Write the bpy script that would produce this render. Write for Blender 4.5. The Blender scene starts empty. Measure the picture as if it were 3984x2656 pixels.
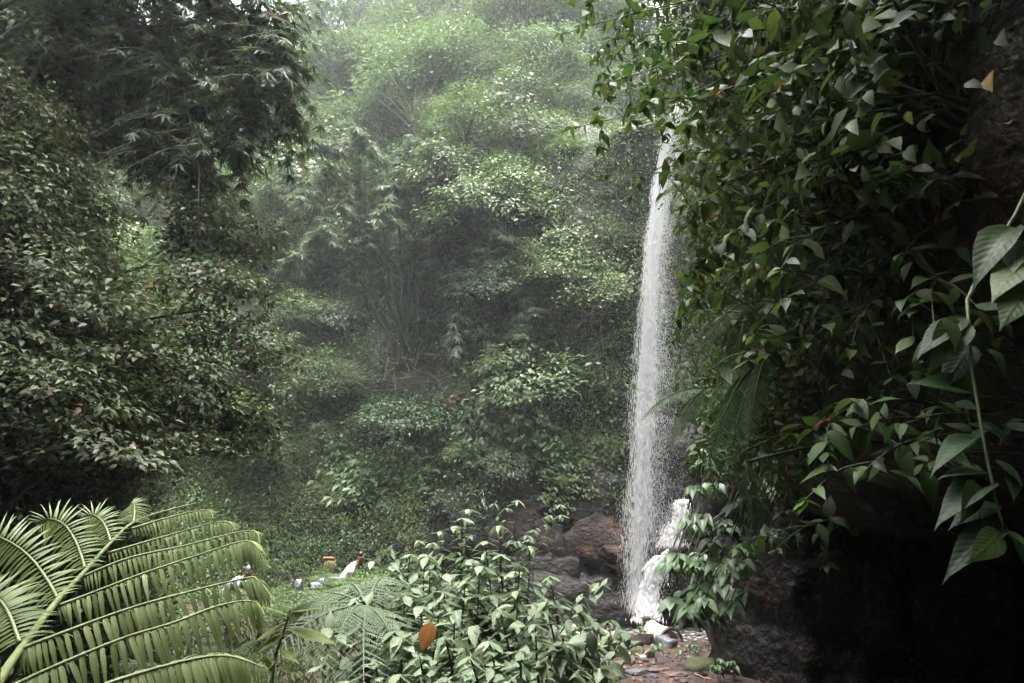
import bpy, math, random
import numpy as np
from mathutils import Vector, Matrix, noise, Quaternion
from mathutils.bvhtree import BVHTree

# ------------------------------------------------------------------ camera, world, sun, exposure
noise.seed_set(7)
sc = bpy.context.scene
COL = sc.collection
R = math.radians
CAMZ, PITCH, FPX = 1.55, R(18.13), 1024 * 24 / 36
cam = bpy.data.cameras.new('camera'); cam.lens = 24; cam.sensor_width = 36
cam.clip_start = 0.05; cam.clip_end = 500
camo = bpy.data.objects.new('camera', cam); COL.objects.link(camo)
camo.location = (0, 0, CAMZ); camo.rotation_euler = (R(90) + PITCH, 0, 0)
sc.camera = camo

SUN_EL, SUN_AZ = R(82), R(175)       # overcast: a wide soft sun near the zenith (azimuth from +Y towards +X)
w = bpy.data.worlds.new('World'); sc.world = w; w.use_nodes = True
nt = w.node_tree; nt.nodes.clear()
wo = nt.nodes.new('ShaderNodeOutputWorld'); bg = nt.nodes.new('ShaderNodeBackground')
sky = nt.nodes.new('ShaderNodeTexSky'); sky.sky_type = 'NISHITA'; sky.sun_disc = False
sky.sun_elevation = SUN_EL; sky.sun_rotation = SUN_AZ
sky.air_density = 1.0; sky.dust_density = 7.0; sky.ozone_density = 1.0
hs = nt.nodes.new('ShaderNodeHueSaturation'); hs.inputs['Saturation'].default_value = 0.22
bg.inputs['Strength'].default_value = 0.14
nt.links.new(sky.outputs[0], hs.inputs['Color']); nt.links.new(hs.outputs[0], bg.inputs['Color'])
nt.links.new(bg.outputs[0], wo.inputs[0])
sl = bpy.data.lights.new('sun', 'SUN'); sl.energy = 1.5; sl.angle = R(50); sl.color = (1, 0.97, 0.92)
so = bpy.data.objects.new('sun', sl); COL.objects.link(so)
sd = Vector((math.sin(SUN_AZ) * math.cos(SUN_EL), math.cos(SUN_AZ) * math.cos(SUN_EL), math.sin(SUN_EL)))
so.rotation_euler = (-sd).to_track_quat('-Z', 'Y').to_euler(); so.location = (0, 0, 80)
vs = sc.view_settings
vs.view_transform = 'Standard'; vs.look = 'None'; vs.gamma = 1; vs.exposure = 2.9; vs.use_curve_mapping = False
cy = sc.cycles
cy.max_bounces = 4; cy.diffuse_bounces = 3; cy.glossy_bounces = 2; cy.transmission_bounces = 4
cy.transparent_max_bounces = 6; cy.volume_bounces = 0; cy.use_denoising = True
cy.adaptive_threshold = .02; cy.caustics_reflective = False; cy.caustics_refractive = False; cy.sample_clamp_indirect = 6

# ------------------------------------------------------------------ helpers
CP, SP = math.cos(PITCH), math.sin(PITCH)
def ray(u, v):
    x, y = (u - 512) / FPX, (341.5 - v) / FPX
    return Vector((x, CP - y * SP, SP + y * CP))
def P(u, v, Y):
    d = ray(u, v)
    return Vector((0, 0, CAMZ)) + d * (Y / d.y)
def proj(p):
    q = Vector(p) - Vector((0, 0, CAMZ))
    dz = q.y * CP + q.z * SP
    if dz < 0.05: return None
    return 512 + FPX * q.x / dz, 341.5 - FPX * (-q.y * SP + q.z * CP) / dz, dz
def nrmz(a):
    return a / np.maximum(np.linalg.norm(a, axis=-1, keepdims=True), 1e-9)

def mesh_np(name, V, F, mat, leaf=None, smooth=False):
    me = bpy.data.meshes.new(name)
    V = np.ascontiguousarray(V, dtype=np.float32)
    F = [np.asarray(f, dtype=np.int32) for f in F if len(f)]
    idx = np.concatenate([f.ravel() for f in F])
    tot = np.concatenate([np.full(len(f), f.shape[1], dtype=np.int32) for f in F])
    st = np.concatenate([[0], np.cumsum(tot)[:-1]]).astype(np.int32)
    me.vertices.add(len(V)); me.vertices.foreach_set('co', V.ravel())
    me.loops.add(len(idx)); me.loops.foreach_set('vertex_index', idx)
    me.polygons.add(len(tot)); me.polygons.foreach_set('loop_start', st)
    if smooth: me.polygons.foreach_set('use_smooth', np.ones(len(tot), dtype=bool))
    me.update(calc_edges=True)
    if leaf is not None:
        a = me.attributes.new('leaf', 'FLOAT_VECTOR', 'POINT')
        a.data.foreach_set('vector', np.ascontiguousarray(leaf, dtype=np.float32).ravel())
    if mat is not None: me.materials.append(mat)
    return me
def link(name, me, parent=None, loc=None):
    o = bpy.data.objects.new(name, me); COL.objects.link(o)
    if parent is not None: o.parent = parent
    if loc is not None: o.location = loc
    return o
def tag(o, label=None, cat=None, group=None, kind=None):
    if label: o['label'] = label
    if cat: o['category'] = cat
    if group: o['group'] = group
    if kind: o['kind'] = kind
    return o
def thing(name, label, cat, loc=(0, 0, 0), group=None):
    return tag(link(name, None, None, loc), label, cat, group)
class MB:                                   # collects numpy pieces into one mesh
    def __init__(s): s.V, s.F, s.L, s.n = [], [], [], 0
    def add(s, V, F, leaf=None):
        V = np.asarray(V, dtype=float)
        s.V.append(V); s.F += [np.asarray(f, dtype=int) + s.n for f in F if len(f)]; s.n += len(V)
        s.L.append(np.zeros((len(V), 3)) if leaf is None else leaf)
    def mesh(s, name, mat, smooth=False):
        byk = {}
        for f in s.F: byk.setdefault(f.shape[1], []).append(f)
        return mesh_np(name, np.concatenate(s.V), [np.concatenate(x) for x in byk.values()], mat, np.concatenate(s.L), smooth)

# leaf templates: columns are (along, across, lift); across in -0.5..0.5 of the width
T2 = (np.array([(0, 0, 0), (.42, .5, .05), (1, 0, -.10), (.42, -.5, .05)], float), [np.array([(0, 2, 1), (0, 3, 2)])])
TN = (np.array([(0, 0, 0), (.3, .5, .02), (1, 0, -.12), (.3, -.5, .02)], float), [np.array([(0, 2, 1), (0, 3, 2)])])
T6 = (np.array([(0, 0, 0), (.3, 0, -.01), (.68, 0, -.05), (1, 0, -.2), (.28, .5, .06), (.64, .36, .0), (.28, -.5, .06), (.64, -.36, .0)], float),
      [np.array([(0, 1, 4), (2, 3, 5), (0, 6, 1), (2, 7, 3)]), np.array([(1, 2, 5, 4), (1, 6, 7, 2)])])
def big_template(ts, ws, droop=.28, fold=.10, wave=.0):
    V, F3, F4 = [(0, 0, 0)], [], []
    for t, wd in zip(ts, ws):
        z0 = -droop * t * t + .06 * t
        for a in (-1, -.5, 0, .5, 1):
            V.append((t, a * wd * .5, z0 + fold * abs(a) * wd * (1 - .6 * t) - .05 * a * a * wd + (wave * math.sin(t * 23) * abs(a) if abs(a) == 1 else 0)))
    n = len(ts)
    tip = len(V); V.append((1.0, 0, -droop + .03))
    for k in range(4): F3.append((0, 1 + k + 1, 1 + k)); F3.append((1 + (n - 1) * 5 + k, 1 + (n - 1) * 5 + k + 1, tip))
    for i in range(n - 1):
        for k in range(4):
            a = 1 + i * 5 + k; F4.append((a, a + 1, a + 6, a + 5))
    return (np.array(V, float), [np.array(F3), np.array(F4)])
TB = big_template((.07, .2, .36, .52, .68, .82, .92), (.42, .86, 1.0, .9, .62, .3, .1))
TB2 = big_template((.07, .2, .36, .52, .68, .82, .92), (.42, .86, 1.0, .9, .62, .3, .1), .48, .2, .012)
TB3 = big_template((.06, .18, .34, .5, .66, .8, .92), (.3, .7, .96, 1.0, .74, .42, .12), .12, .05, .01)
TS = big_template((.1, .32, .6, .84), (.8, 1.0, .72, .3), .38, .08)          # strap leaflet

def leaf_batch(T, pos, ax, nr, L, W, rnd):
    TV, TF = T
    N, k = len(pos), len(TV)
    ax = nrmz(ax); side = nrmz(np.cross(nr, ax)); nr = np.cross(ax, side)
    V = (pos[:, None] + ax[:, None] * (TV[None, :, 0] * L[:, None])[..., None]
         + side[:, None] * (TV[None, :, 1] * W[:, None])[..., None]
         + nr[:, None] * (TV[None, :, 2] * L[:, None])[..., None])
    F = [(f[None] + (np.arange(N) * k)[:, None, None]).reshape(-1, f.shape[1]) for f in TF]
    A = np.empty((N, k, 3)); A[..., 0] = TV[None, :, 0]; A[..., 1] = TV[None, :, 1] * 2; A[..., 2] = np.asarray(rnd)[:, None]
    return V.reshape(-1, 3), F, A.reshape(-1, 3)

def tube(pts, rad, sides=6, cap=True):
    pts = np.asarray([tuple(p) for p in pts], float); n = len(pts)
    rad = np.broadcast_to(np.asarray(rad, float), (n,))
    tan = nrmz(np.gradient(pts, axis=0))
    ref = np.array([0.13, 0.21, 0.97]) if abs(tan[0][2]) < .9 else np.array([.97, .2, .1])
    V = np.zeros((n, sides, 3))
    for i in range(n):
        a = np.cross(tan[i], ref); a /= max(np.linalg.norm(a), 1e-6); b = np.cross(tan[i], a); ref = np.cross(a, tan[i]) if False else ref
        for k in range(sides):
            t = 2 * math.pi * k / sides
            V[i, k] = pts[i] + rad[i] * (a * math.cos(t) + b * math.sin(t))
    i, k = np.meshgrid(np.arange(n - 1), np.arange(sides), indexing='ij')
    q = np.stack([i * sides + k, i * sides + (k + 1) % sides, (i + 1) * sides + (k + 1) % sides, (i + 1) * sides + k], -1).reshape(-1, 4)
    F = [q]
    if cap:
        F.append(np.array([list(range(sides))[::-1], [(n - 1) * sides + j for j in range(sides)]]))
    return V.reshape(-1, 3), F
def spline(pts, n):
    pts = [Vector(p) for p in pts]
    if len(pts) == 2: return [pts[0].lerp(pts[1], i / (n - 1)) for i in range(n)]
    out = []
    m = len(pts) - 1
    for i in range(n):
        t = i / (n - 1) * m; k = min(int(t), m - 1); f = t - k
        p0 = pts[max(k - 1, 0)]; p1 = pts[k]; p2 = pts[k + 1]; p3 = pts[min(k + 2, m)]
        out.append(.5 * ((2 * p1) + (p2 - p0) * f + (2 * p0 - 5 * p1 + 4 * p2 - p3) * f * f + (3 * p1 - p0 - 3 * p2 + p3) * f ** 3))
    return out
def unit_rand(rng, n): return nrmz(rng.normal(size=(n, 3)))

# ------------------------------------------------------------------ materials
def nodes(name):
    m = bpy.data.materials.new(name); m.use_nodes = True
    t = m.node_tree; t.nodes.clear()
    out = t.nodes.new('ShaderNodeOutputMaterial')
    return m, t, out
def ramp(t, fac, stops):
    r = t.nodes.new('ShaderNodeValToRGB'); e = r.color_ramp.elements
    while len(e) < len(stops): e.new(.5)
    for el, (p, c) in zip(e, stops): el.position = p; el.color = (*c, 1)
    t.links.new(fac, r.inputs[0]); return r.outputs[0]
def math_node(t, op, a, b=None, c=None):
    n = t.nodes.new('ShaderNodeMath'); n.operation = op
    for i, x in enumerate((a, b, c)):
        if x is None: continue
        if isinstance(x, (int, float)): n.inputs[i].default_value = x
        else: t.links.new(x, n.inputs[i])
    return n.outputs[0]
def leaf_mat(name, stops, rough=.42, spec=.5, trans=.3, vein=0.0, rib=.35, objvar=.35, coat=0):
    m, t, out = nodes(name)
    at = t.nodes.new('ShaderNodeAttribute'); at.attribute_name = 'leaf'
    sp = t.nodes.new('ShaderNodeSeparateXYZ'); t.links.new(at.outputs['Vector'], sp.inputs[0])
    along, across, rnd = sp.outputs
    oi = t.nodes.new('ShaderNodeObjectInfo')
    col = ramp(t, rnd, stops)
    # rib lightening
    ab = math_node(t, 'ABSOLUTE', across)
    ribm = math_node(t, 'SUBTRACT', 1.0, math_node(t, 'MINIMUM', math_node(t, 'MULTIPLY', ab, 7.0), 1.0))
    hv = t.nodes.new('ShaderNodeHueSaturation'); hv.inputs['Saturation'].default_value = .96
    val = math_node(t, 'ADD', 1 - objvar * .5, math_node(t, 'MULTIPLY', oi.outputs['Random'], objvar))
    if vein > 0:
        # side veins: stripes that slant towards the tip
        ph = math_node(t, 'SUBTRACT', math_node(t, 'MULTIPLY', along, 1.0), math_node(t, 'MULTIPLY', ab, .28))
        st = math_node(t, 'SINE', math_node(t, 'MULTIPLY', ph, 62.0))
        vm = math_node(t, 'MAXIMUM', math_node(t, 'SUBTRACT', st, .72), 0.0)
        val = math_node(t, 'ADD', val, math_node(t, 'MULTIPLY', vm, vein))
    val = math_node(t, 'ADD', val, math_node(t, 'MULTIPLY', ribm, rib))
    t.links.new(val, hv.inputs['Value'])
    hue = math_node(t, 'ADD', .484, math_node(t, 'MULTIPLY', oi.outputs['Random'], .016))
    t.links.new(hue, hv.inputs['Hue']); t.links.new(col, hv.inputs['Color'])
    pb = t.nodes.new('ShaderNodeBsdfPrincipled')
    t.links.new(hv.outputs[0], pb.inputs['Base Color'])
    pb.inputs['Roughness'].default_value = min(.62, rough + .08); pb.inputs['Specular IOR Level'].default_value = spec * .6
    if coat: pb.inputs['Coat Weight'].default_value = coat; pb.inputs['Coat Roughness'].default_value = .18
    if vein > 0:
        bp = t.nodes.new('ShaderNodeBump'); bp.inputs['Strength'].default_value = .3; bp.inputs['Distance'].default_value = .004
        nz = t.nodes.new('ShaderNodeTexNoise'); nz.inputs['Scale'].default_value = 60
        h = math_node(t, 'ADD', math_node(t, 'MULTIPLY', st, -.35), math_node(t, 'ADD', math_node(t, 'MULTIPLY', ribm, -1.2), nz.outputs[0]))
        t.links.new(h, bp.inputs['Height']); t.links.new(bp.outputs[0], pb.inputs['Normal'])
    tl = t.nodes.new('ShaderNodeBsdfTranslucent')
    hv2 = t.nodes.new('ShaderNodeHueSaturation'); hv2.inputs['Hue'].default_value = .485; hv2.inputs['Saturation'].default_value = 1.15; hv2.inputs['Value'].default_value = 1.3
    t.links.new(hv.outputs[0], hv2.inputs['Color']); t.links.new(hv2.outputs[0], tl.inputs[0])
    mx = t.nodes.new('ShaderNodeMixShader'); mx.inputs[0].default_value = trans
    t.links.new(pb.outputs[0], mx.inputs[1]); t.links.new(tl.outputs[0], mx.inputs[2])
    t.links.new(mx.outputs[0], out.inputs[0])
    return m
def noise_mat(name, stops, scale=4, rough=.6, bump=.4, bscale=20, spec=.4, detail=6, dist=.02):
    m, t, out = nodes(name)
    tc = t.nodes.new('ShaderNodeTexCoord')
    n1 = t.nodes.new('ShaderNodeTexNoise'); n1.inputs['Scale'].default_value = scale; n1.inputs['Detail'].default_value = detail
    n2 = t.nodes.new('ShaderNodeTexNoise'); n2.inputs['Scale'].default_value = bscale; n2.inputs['Detail'].default_value = 8
    t.links.new(tc.outputs['Object'], n1.inputs['Vector']); t.links.new(tc.outputs['Object'], n2.inputs['Vector'])
    pb = t.nodes.new('ShaderNodeBsdfPrincipled')
    t.links.new(ramp(t, n1.outputs[0], stops), pb.inputs['Base Color'])
    rr = t.nodes.new('ShaderNodeMapRange'); rr.inputs['To Min'].default_value = rough - .15; rr.inputs['To Max'].default_value = rough + .15
    t.links.new(n2.outputs[0], rr.inputs[0]); t.links.new(rr.outputs[0], pb.inputs['Roughness'])
    pb.inputs['Specular IOR Level'].default_value = spec
    bp = t.nodes.new('ShaderNodeBump'); bp.inputs['Strength'].default_value = bump; bp.inputs['Distance'].default_value = dist
    t.links.new(n2.outputs[0], bp.inputs['Height']); t.links.new(bp.outputs[0], pb.inputs['Normal'])
    t.links.new(pb.outputs[0], out.inputs[0])
    return m
def plain(name, col, rough=.6, spec=.4):
    return noise_mat(name, [(.35, tuple(c * .85 for c in col)), (.65, tuple(min(1, c * 1.1) for c in col))], 30, rough, .15, 80, spec, 3, .004)

TAN, YEL = (.22, .13, .07), (.30, .21, .03)
M = {}
M['mid'] = leaf_mat('leaf_mid', [(0, (.030, .060, .022)), (.45, (.055, .098, .036)), (.93, (.095, .145, .055)), (.965, (.20, .17, .07)), (1, TAN)], .42, .5, .30)
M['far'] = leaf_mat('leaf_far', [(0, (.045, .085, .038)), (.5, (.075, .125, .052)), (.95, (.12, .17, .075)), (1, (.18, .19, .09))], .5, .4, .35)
M['dark'] = leaf_mat('leaf_dark', [(0, (.020, .045, .018)), (.5, (.035, .070, .028)), (.95, (.06, .105, .04)), (1, (.16, .14, .05))], .38, .5, .25)
M['olive'] = leaf_mat('leaf_olive', [(0, (.018, .032, .012)), (.4, (.032, .052, .020)), (.8, (.060, .080, .034)), (.92, (.085, .085, .042)), (1, (.15, .10, .06))], .42, .45, .25)
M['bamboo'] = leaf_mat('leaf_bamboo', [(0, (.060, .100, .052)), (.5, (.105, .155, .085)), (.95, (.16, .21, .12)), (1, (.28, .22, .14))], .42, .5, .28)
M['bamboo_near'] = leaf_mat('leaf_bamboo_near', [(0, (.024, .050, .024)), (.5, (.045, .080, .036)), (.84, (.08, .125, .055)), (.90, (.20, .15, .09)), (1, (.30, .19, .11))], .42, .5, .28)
M['creeper'] = leaf_mat('leaf_creeper', [(0, (.040, .080, .026)), (.5, (.070, .125, .040)), (.95, (.125, .18, .06)), (1, (.24, .22, .06))], .4, .5, .3)
M['yellowgreen'] = leaf_mat('leaf_yellowgreen', [(0, (.07, .12, .03)), (.5, (.12, .17, .04)), (.95, (.19, .22, .06)), (1, YEL)], .45, .4, .4)
M['herb'] = leaf_mat('leaf_herb', [(0, (.090, .135, .078)), (.5, (.128, .180, .107)), (.93, (.175, .23, .125)), (.985, (.22, .26, .10)), (1, (.30, .13, .06))], .34, .6, .25, .3, .3, .2)
M['glossy'] = leaf_mat('leaf_glossy', [(0, (.020, .050, .014)), (.5, (.036, .080, .020)), (.92, (.075, .125, .028)), (.965, YEL), (1, (.26, .12, .05))], .34, .45, .32, .10, .2, .3, .08)
M['vine'] = leaf_mat('leaf_vine', [(0, (.012, .034, .012)), (.5, (.020, .050, .016)), (.9, (.045, .085, .02)), (1, YEL)], .38, .4, .3, .08, .2, .3, 0)
M['glossyfar'] = leaf_mat('leaf_glossy_cover', [(0, (.022, .048, .016)), (.5, (.042, .078, .024)), (.92, (.085, .125, .036)), (.965, YEL), (1, (.24, .14, .07))], .42, .38, .32, 0, .25, .3, 0)
M['aroid'] = leaf_mat('leaf_aroid', [(0, (.034, .075, .028)), (.5, (.055, .112, .040)), (.96, (.085, .15, .05)), (1, (.18, .19, .05))], .34, .55, .25, .3, .3, .25, .15)
M['fern'] = leaf_mat('leaf_fern', [(0, (.14, .21, .08)), (.5, (.20, .275, .115)), (1, (.27, .34, .15))], .38, .6, .5, 0, .3, .1)
M['fern_dark'] = leaf_mat('leaf_fern_dark', [(0, (.030, .065, .026)), (.5, (.050, .095, .036)), (.95, (.08, .13, .05)), (1, (.2, .16, .07))], .4, .5, .35)
M['fern_grey'] = leaf_mat('leaf_fern_grey', [(0, (.085, .125, .075)), (.5, (.125, .17, .10)), (1, (.17, .21, .13))], .45, .5, .3)
M['grass'] = leaf_mat('leaf_grass', [(0, (.030, .058, .018)), (.5, (.055, .090, .030)), (.9, (.09, .12, .05)), (1, (.13, .11, .06))], .5, .4, .3)
M['litter'] = leaf_mat('leaf_litter', [(0, (.040, .022, .016)), (.5, (.085, .042, .028)), (.9, (.14, .07, .04)), (1, (.30, .12, .03))], .5, .4, .05)
M['stem'] = noise_mat('stem_bark', [(.35, (.018, .022, .012)), (.65, (.045, .05, .028))], 12, .6, .4, 40)
M['greenstem'] = noise_mat('stem_green', [(.35, (.10, .13, .05)), (.65, (.16, .19, .08))], 20, .45, .2, 60)
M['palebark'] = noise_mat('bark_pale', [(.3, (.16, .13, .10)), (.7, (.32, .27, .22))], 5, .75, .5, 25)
M['bark'] = noise_mat('bark_dark', [(.3, (.028, .022, .016)), (.7, (.075, .060, .045))], 5, .75, .6, 25)
M['culm'] = noise_mat('bamboo_culm', [(.3, (.020, .030, .018)), (.7, (.055, .065, .038))], 3, .45, .2, 30)
M['culm_pale'] = noise_mat('bamboo_culm_grey', [(.3, (.06, .065, .05)), (.7, (.13, .13, .105))], 3, .5, .2, 30)
M['twig'] = noise_mat('dry_twig', [(.3, (.10, .07, .05)), (.7, (.21, .16, .12))], 15, .7, .3, 60)
M['rock'] = noise_mat('wet_rock', [(.3, (.006, .005, .005)), (.5, (.014, .011, .010)), (.7, (.032, .024, .022))], 3.2, .55, 1.0, 12, .3, 9, .09)
M['redrock'] = noise_mat('red_brown_rock', [(.3, (.007, .005, .0045)), (.48, (.018, .011, .009)), (.6, (.045, .024, .016)), (.72, (.075, .038, .022))], 3.2, .6, 1.0, 12, .25, 9, .08)
M['stone'] = noise_mat('stone_brown', [(.3, (.035, .022, .018)), (.5, (.075, .045, .036)), (.7, (.12, .085, .07))], 3, .5, .6, 16, .45)
M['greystone'] = noise_mat('stone_grey', [(.3, (.03, .032, .036)), (.7, (.10, .105, .115))], 3, .4, .6, 16, .5)
M['moss'] = noise_mat('stone_mossy', [(.35, (.035, .026, .018)), (.5, (.04, .05, .015)), (.7, (.075, .09, .025))], 5, .75, .7, 40)
M['driftwood'] = noise_mat('driftwood', [(.25, (.10, .075, .055)), (.45, (.36, .30, .24)), (.7, (.60, .53, .46))], 3.5, .8, .7, 22, .2)
M['wetwood'] = noise_mat('wet_wood', [(.3, (.02, .012, .010)), (.7, (.075, .04, .03))], 5, .45, .6, 30)

def terrain_mat():
    m, t, out = nodes('slope_soil_and_rock')
    ge = t.nodes.new('ShaderNodeNewGeometry'); sx = t.nodes.new('ShaderNodeSeparateXYZ'); t.links.new(ge.outputs['Position'], sx.inputs[0])
    n1 = t.nodes.new('ShaderNodeTexNoise'); n1.inputs['Scale'].default_value = .9; n1.inputs['Detail'].default_value = 9
    n2 = t.nodes.new('ShaderNodeTexNoise'); n2.inputs['Scale'].default_value = 7; n2.inputs['Detail'].default_value = 9
    n3 = t.nodes.new('ShaderNodeTexNoise'); n3.inputs['Scale'].default_value = .45; n3.inputs['Detail'].default_value = 5
    for n in (n1, n2, n3): t.links.new(ge.outputs['Position'], n.inputs['Vector'])
    rock = ramp(t, n1.outputs[0], [(.3, (.004, .0035, .0035)), (.5, (.010, .008, .0075)), (.68, (.026, .019, .017))])
    soil = ramp(t, n1.outputs[0], [(.35, (.010, .013, .007)), (.6, (.024, .026, .013)), (.7, (.05, .04, .025))])
    # red-brown staining on the rock low down
    st = ramp(t, n3.outputs[0], [(.5, (0, 0, 0)), (.6, (1, 1, 1))])
    mxr = t.nodes.new('ShaderNodeMixRGB'); mxr.inputs[2].default_value = (.030, .015, .011, 1)
    t.links.new(math_node(t, 'MULTIPLY', st, .75), mxr.inputs[0]); t.links.new(rock, mxr.inputs[1])
    hz = t.nodes.new('ShaderNodeMapRange'); hz.inputs['From Min'].default_value = 3.4; hz.inputs['From Max'].default_value = 5.0
    zz = math_node(t, 'ADD', sx.outputs[2], math_node(t, 'MULTIPLY', n1.outputs[0], 1.2))
    t.links.new(zz, hz.inputs[0])
    mx = t.nodes.new('ShaderNodeMixRGB'); t.links.new(hz.outputs[0], mx.inputs[0]); t.links.new(mxr.outputs[0], mx.inputs[1]); t.links.new(soil, mx.inputs[2])
    pb = t.nodes.new('ShaderNodeBsdfPrincipled'); t.links.new(mx.outputs[0], pb.inputs['Base Color']); pb.inputs['Specular IOR Level'].default_value = .25
    rr = t.nodes.new('ShaderNodeMapRange'); rr.inputs['To Min'].default_value = .3; rr.inputs['To Max'].default_value = .75
    t.links.new(n2.outputs[0], rr.inputs[0]); t.links.new(rr.outputs[0], pb.inputs['Roughness'])
    bp = t.nodes.new('ShaderNodeBump'); bp.inputs['Strength'].default_value = .9; bp.inputs['Distance'].default_value = .12
    t.links.new(n2.outputs[0], bp.inputs['Height']); t.links.new(bp.outputs[0], pb.inputs['Normal'])
    t.links.new(pb.outputs[0], out.inputs[0]); return m
M['terrain'] = terrain_mat()
M['ground'] = noise_mat('muddy_ground', [(.3, (.012, .009, .008)), (.5, (.032, .020, .017)), (.7, (.062, .040, .034))], 1.6, .6, .8, 14, .35, 9, .05)

def water_mats():
    m, t, out = nodes('falling_water')
    d = t.nodes.new('ShaderNodeBsdfDiffuse'); d.inputs[0].default_value = (.97, .97, .98, 1)
    tr = t.nodes.new('ShaderNodeBsdfTranslucent'); tr.inputs[0].default_value = (.97, .97, .98, 1)
    mx = t.nodes.new('ShaderNodeMixShader'); mx.inputs[0].default_value = .5
    t.links.new(d.outputs[0], mx.inputs[1]); t.links.new(tr.outputs[0], mx.inputs[2]); t.links.new(mx.outputs[0], out.inputs[0])
    M['fall'] = m
    m, t, out = nodes('stream_water')
    pb = t.nodes.new('ShaderNodeBsdfPrincipled'); ge = t.nodes.new('ShaderNodeNewGeometry')
    n = t.nodes.new('ShaderNodeTexNoise'); n.inputs['Scale'].default_value = 5; n.inputs['Detail'].default_value = 6; t.links.new(ge.outputs['Position'], n.inputs['Vector'])
    t.links.new(ramp(t, n.outputs[0], [(.35, (.05, .04, .035)), (.55, (.10, .085, .075)), (.64, (.55, .54, .53))]), pb.inputs['Base Color'])
    pb.inputs['Roughness'].default_value = .12
    bp = t.nodes.new('ShaderNodeBump'); bp.inputs['Strength'].default_value = .6; bp.inputs['Distance'].default_value = .05
    t.links.new(n.outputs[0], bp.inputs['Height']); t.links.new(bp.outputs[0], pb.inputs['Normal']); t.links.new(pb.outputs[0], out.inputs[0])
    M['stream'] = m
water_mats()

# ------------------------------------------------------------------ terrain: a loft of cross-sections round the gorge floor
RW = [(0, 0), (.25, .9), (0, 1.6), (-2.4, 2.05), (-4.2, 2.6), (-4.6, 5.5), (-4.1, 10), (-2.8, 15), (2, 21), (12, 28)]
RX = [(0, 0), (.2, 1.2), (0, 2.3), (-.9, 3.0), (-1.4, 4), (-1.4, 7), (-1.0, 10.5), (-.2, 15), (3, 20), (12, 28)]
FW = [(0, 0), (.1, 1.2), (.5, 2.6), (.3, 4), (.6, 7), (.5, 11), (.4, 15), (.3, 17.0), (5, 19.5), (16, 34)]
BW = [(0, 0), (.2, 1.2), (.1, 2.6), (.5, 4), (1.2, 6.5), (1.6, 10.5), (2.2, 15), (6, 20), (14, 31), (36, 54)]
B2 = [(0, 0), (.5, 1.2), (.8, 2.6), (1.4, 4), (3, 7.5), (5, 11), (9, 17), (15, 25), (24, 36), (40, 52)]
B3 = [(0, 0), (.8, 1.0), (1.8, 2.2), (3, 3.8), (5, 7), (8, 11), (12, 16.5), (18, 24), (26, 33), (42, 46)]
L1 = [(0, 0), (.8, 1), (1.8, 2.3), (3, 4), (5, 6.8), (8, 10), (13, 15), (20, 21), (28, 29), (44, 42)]
L3 = [(0, 0), (.3, 1), (.6, 2.2), (1.0, 3.7), (1.6, 5.4), (3.4, 7.6), (7, 13), (12, 21), (19, 30), (34, 42)]  # upper part raised to block sky light from the left
LB = [(0, 0), (.4, 1), (.8, 2.2), (1.4, 3.8), (2.2, 6), (3.2, 9), (5, 14), (9, 22), (16, 31), (32, 42)]  # unseen slope behind the camera, made steep to block sky light
ST = [((7.4, -10), (1, -.1), RW), ((7.0, -3), (1, 0), RW), ((6.8, 2), (1, 0), RW), ((6.9, 5.5), (1, 0), RW), ((7.8, 8.5), (1, .1), RW),
      ((7.8, 12), (1, .1), RX), ((7.6, 15.5), (1, .25), RX), ((7.6, 18.6), (.9, .5), FW), ((6.0, 20.2), (.5, .87), FW), ((3.4, 20.9), (0, 1), FW),
      ((1.0, 20.5), (-.1, 1), BW), ((-1.5, 20.5), (-.15, 1), BW), ((-4, 21), (-.3, .95), B2), ((-6.6, 20.2), (-.6, .8), B3),
      ((-7.4, 16), (-1, .15), L1), ((-5.9, 12), (-1, .1), L3), ((-4.4, 8), (-1, .05), L3), ((-3.5, 3.5), (-1, -.05), L3), ((-3.6, -3), (-1, -.1), L3),
      ((-3.2, -7), (-.8, -.6), LB), ((0, -9), (0, -1), LB), ((4, -10), (.6, -.8), LB)]
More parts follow.
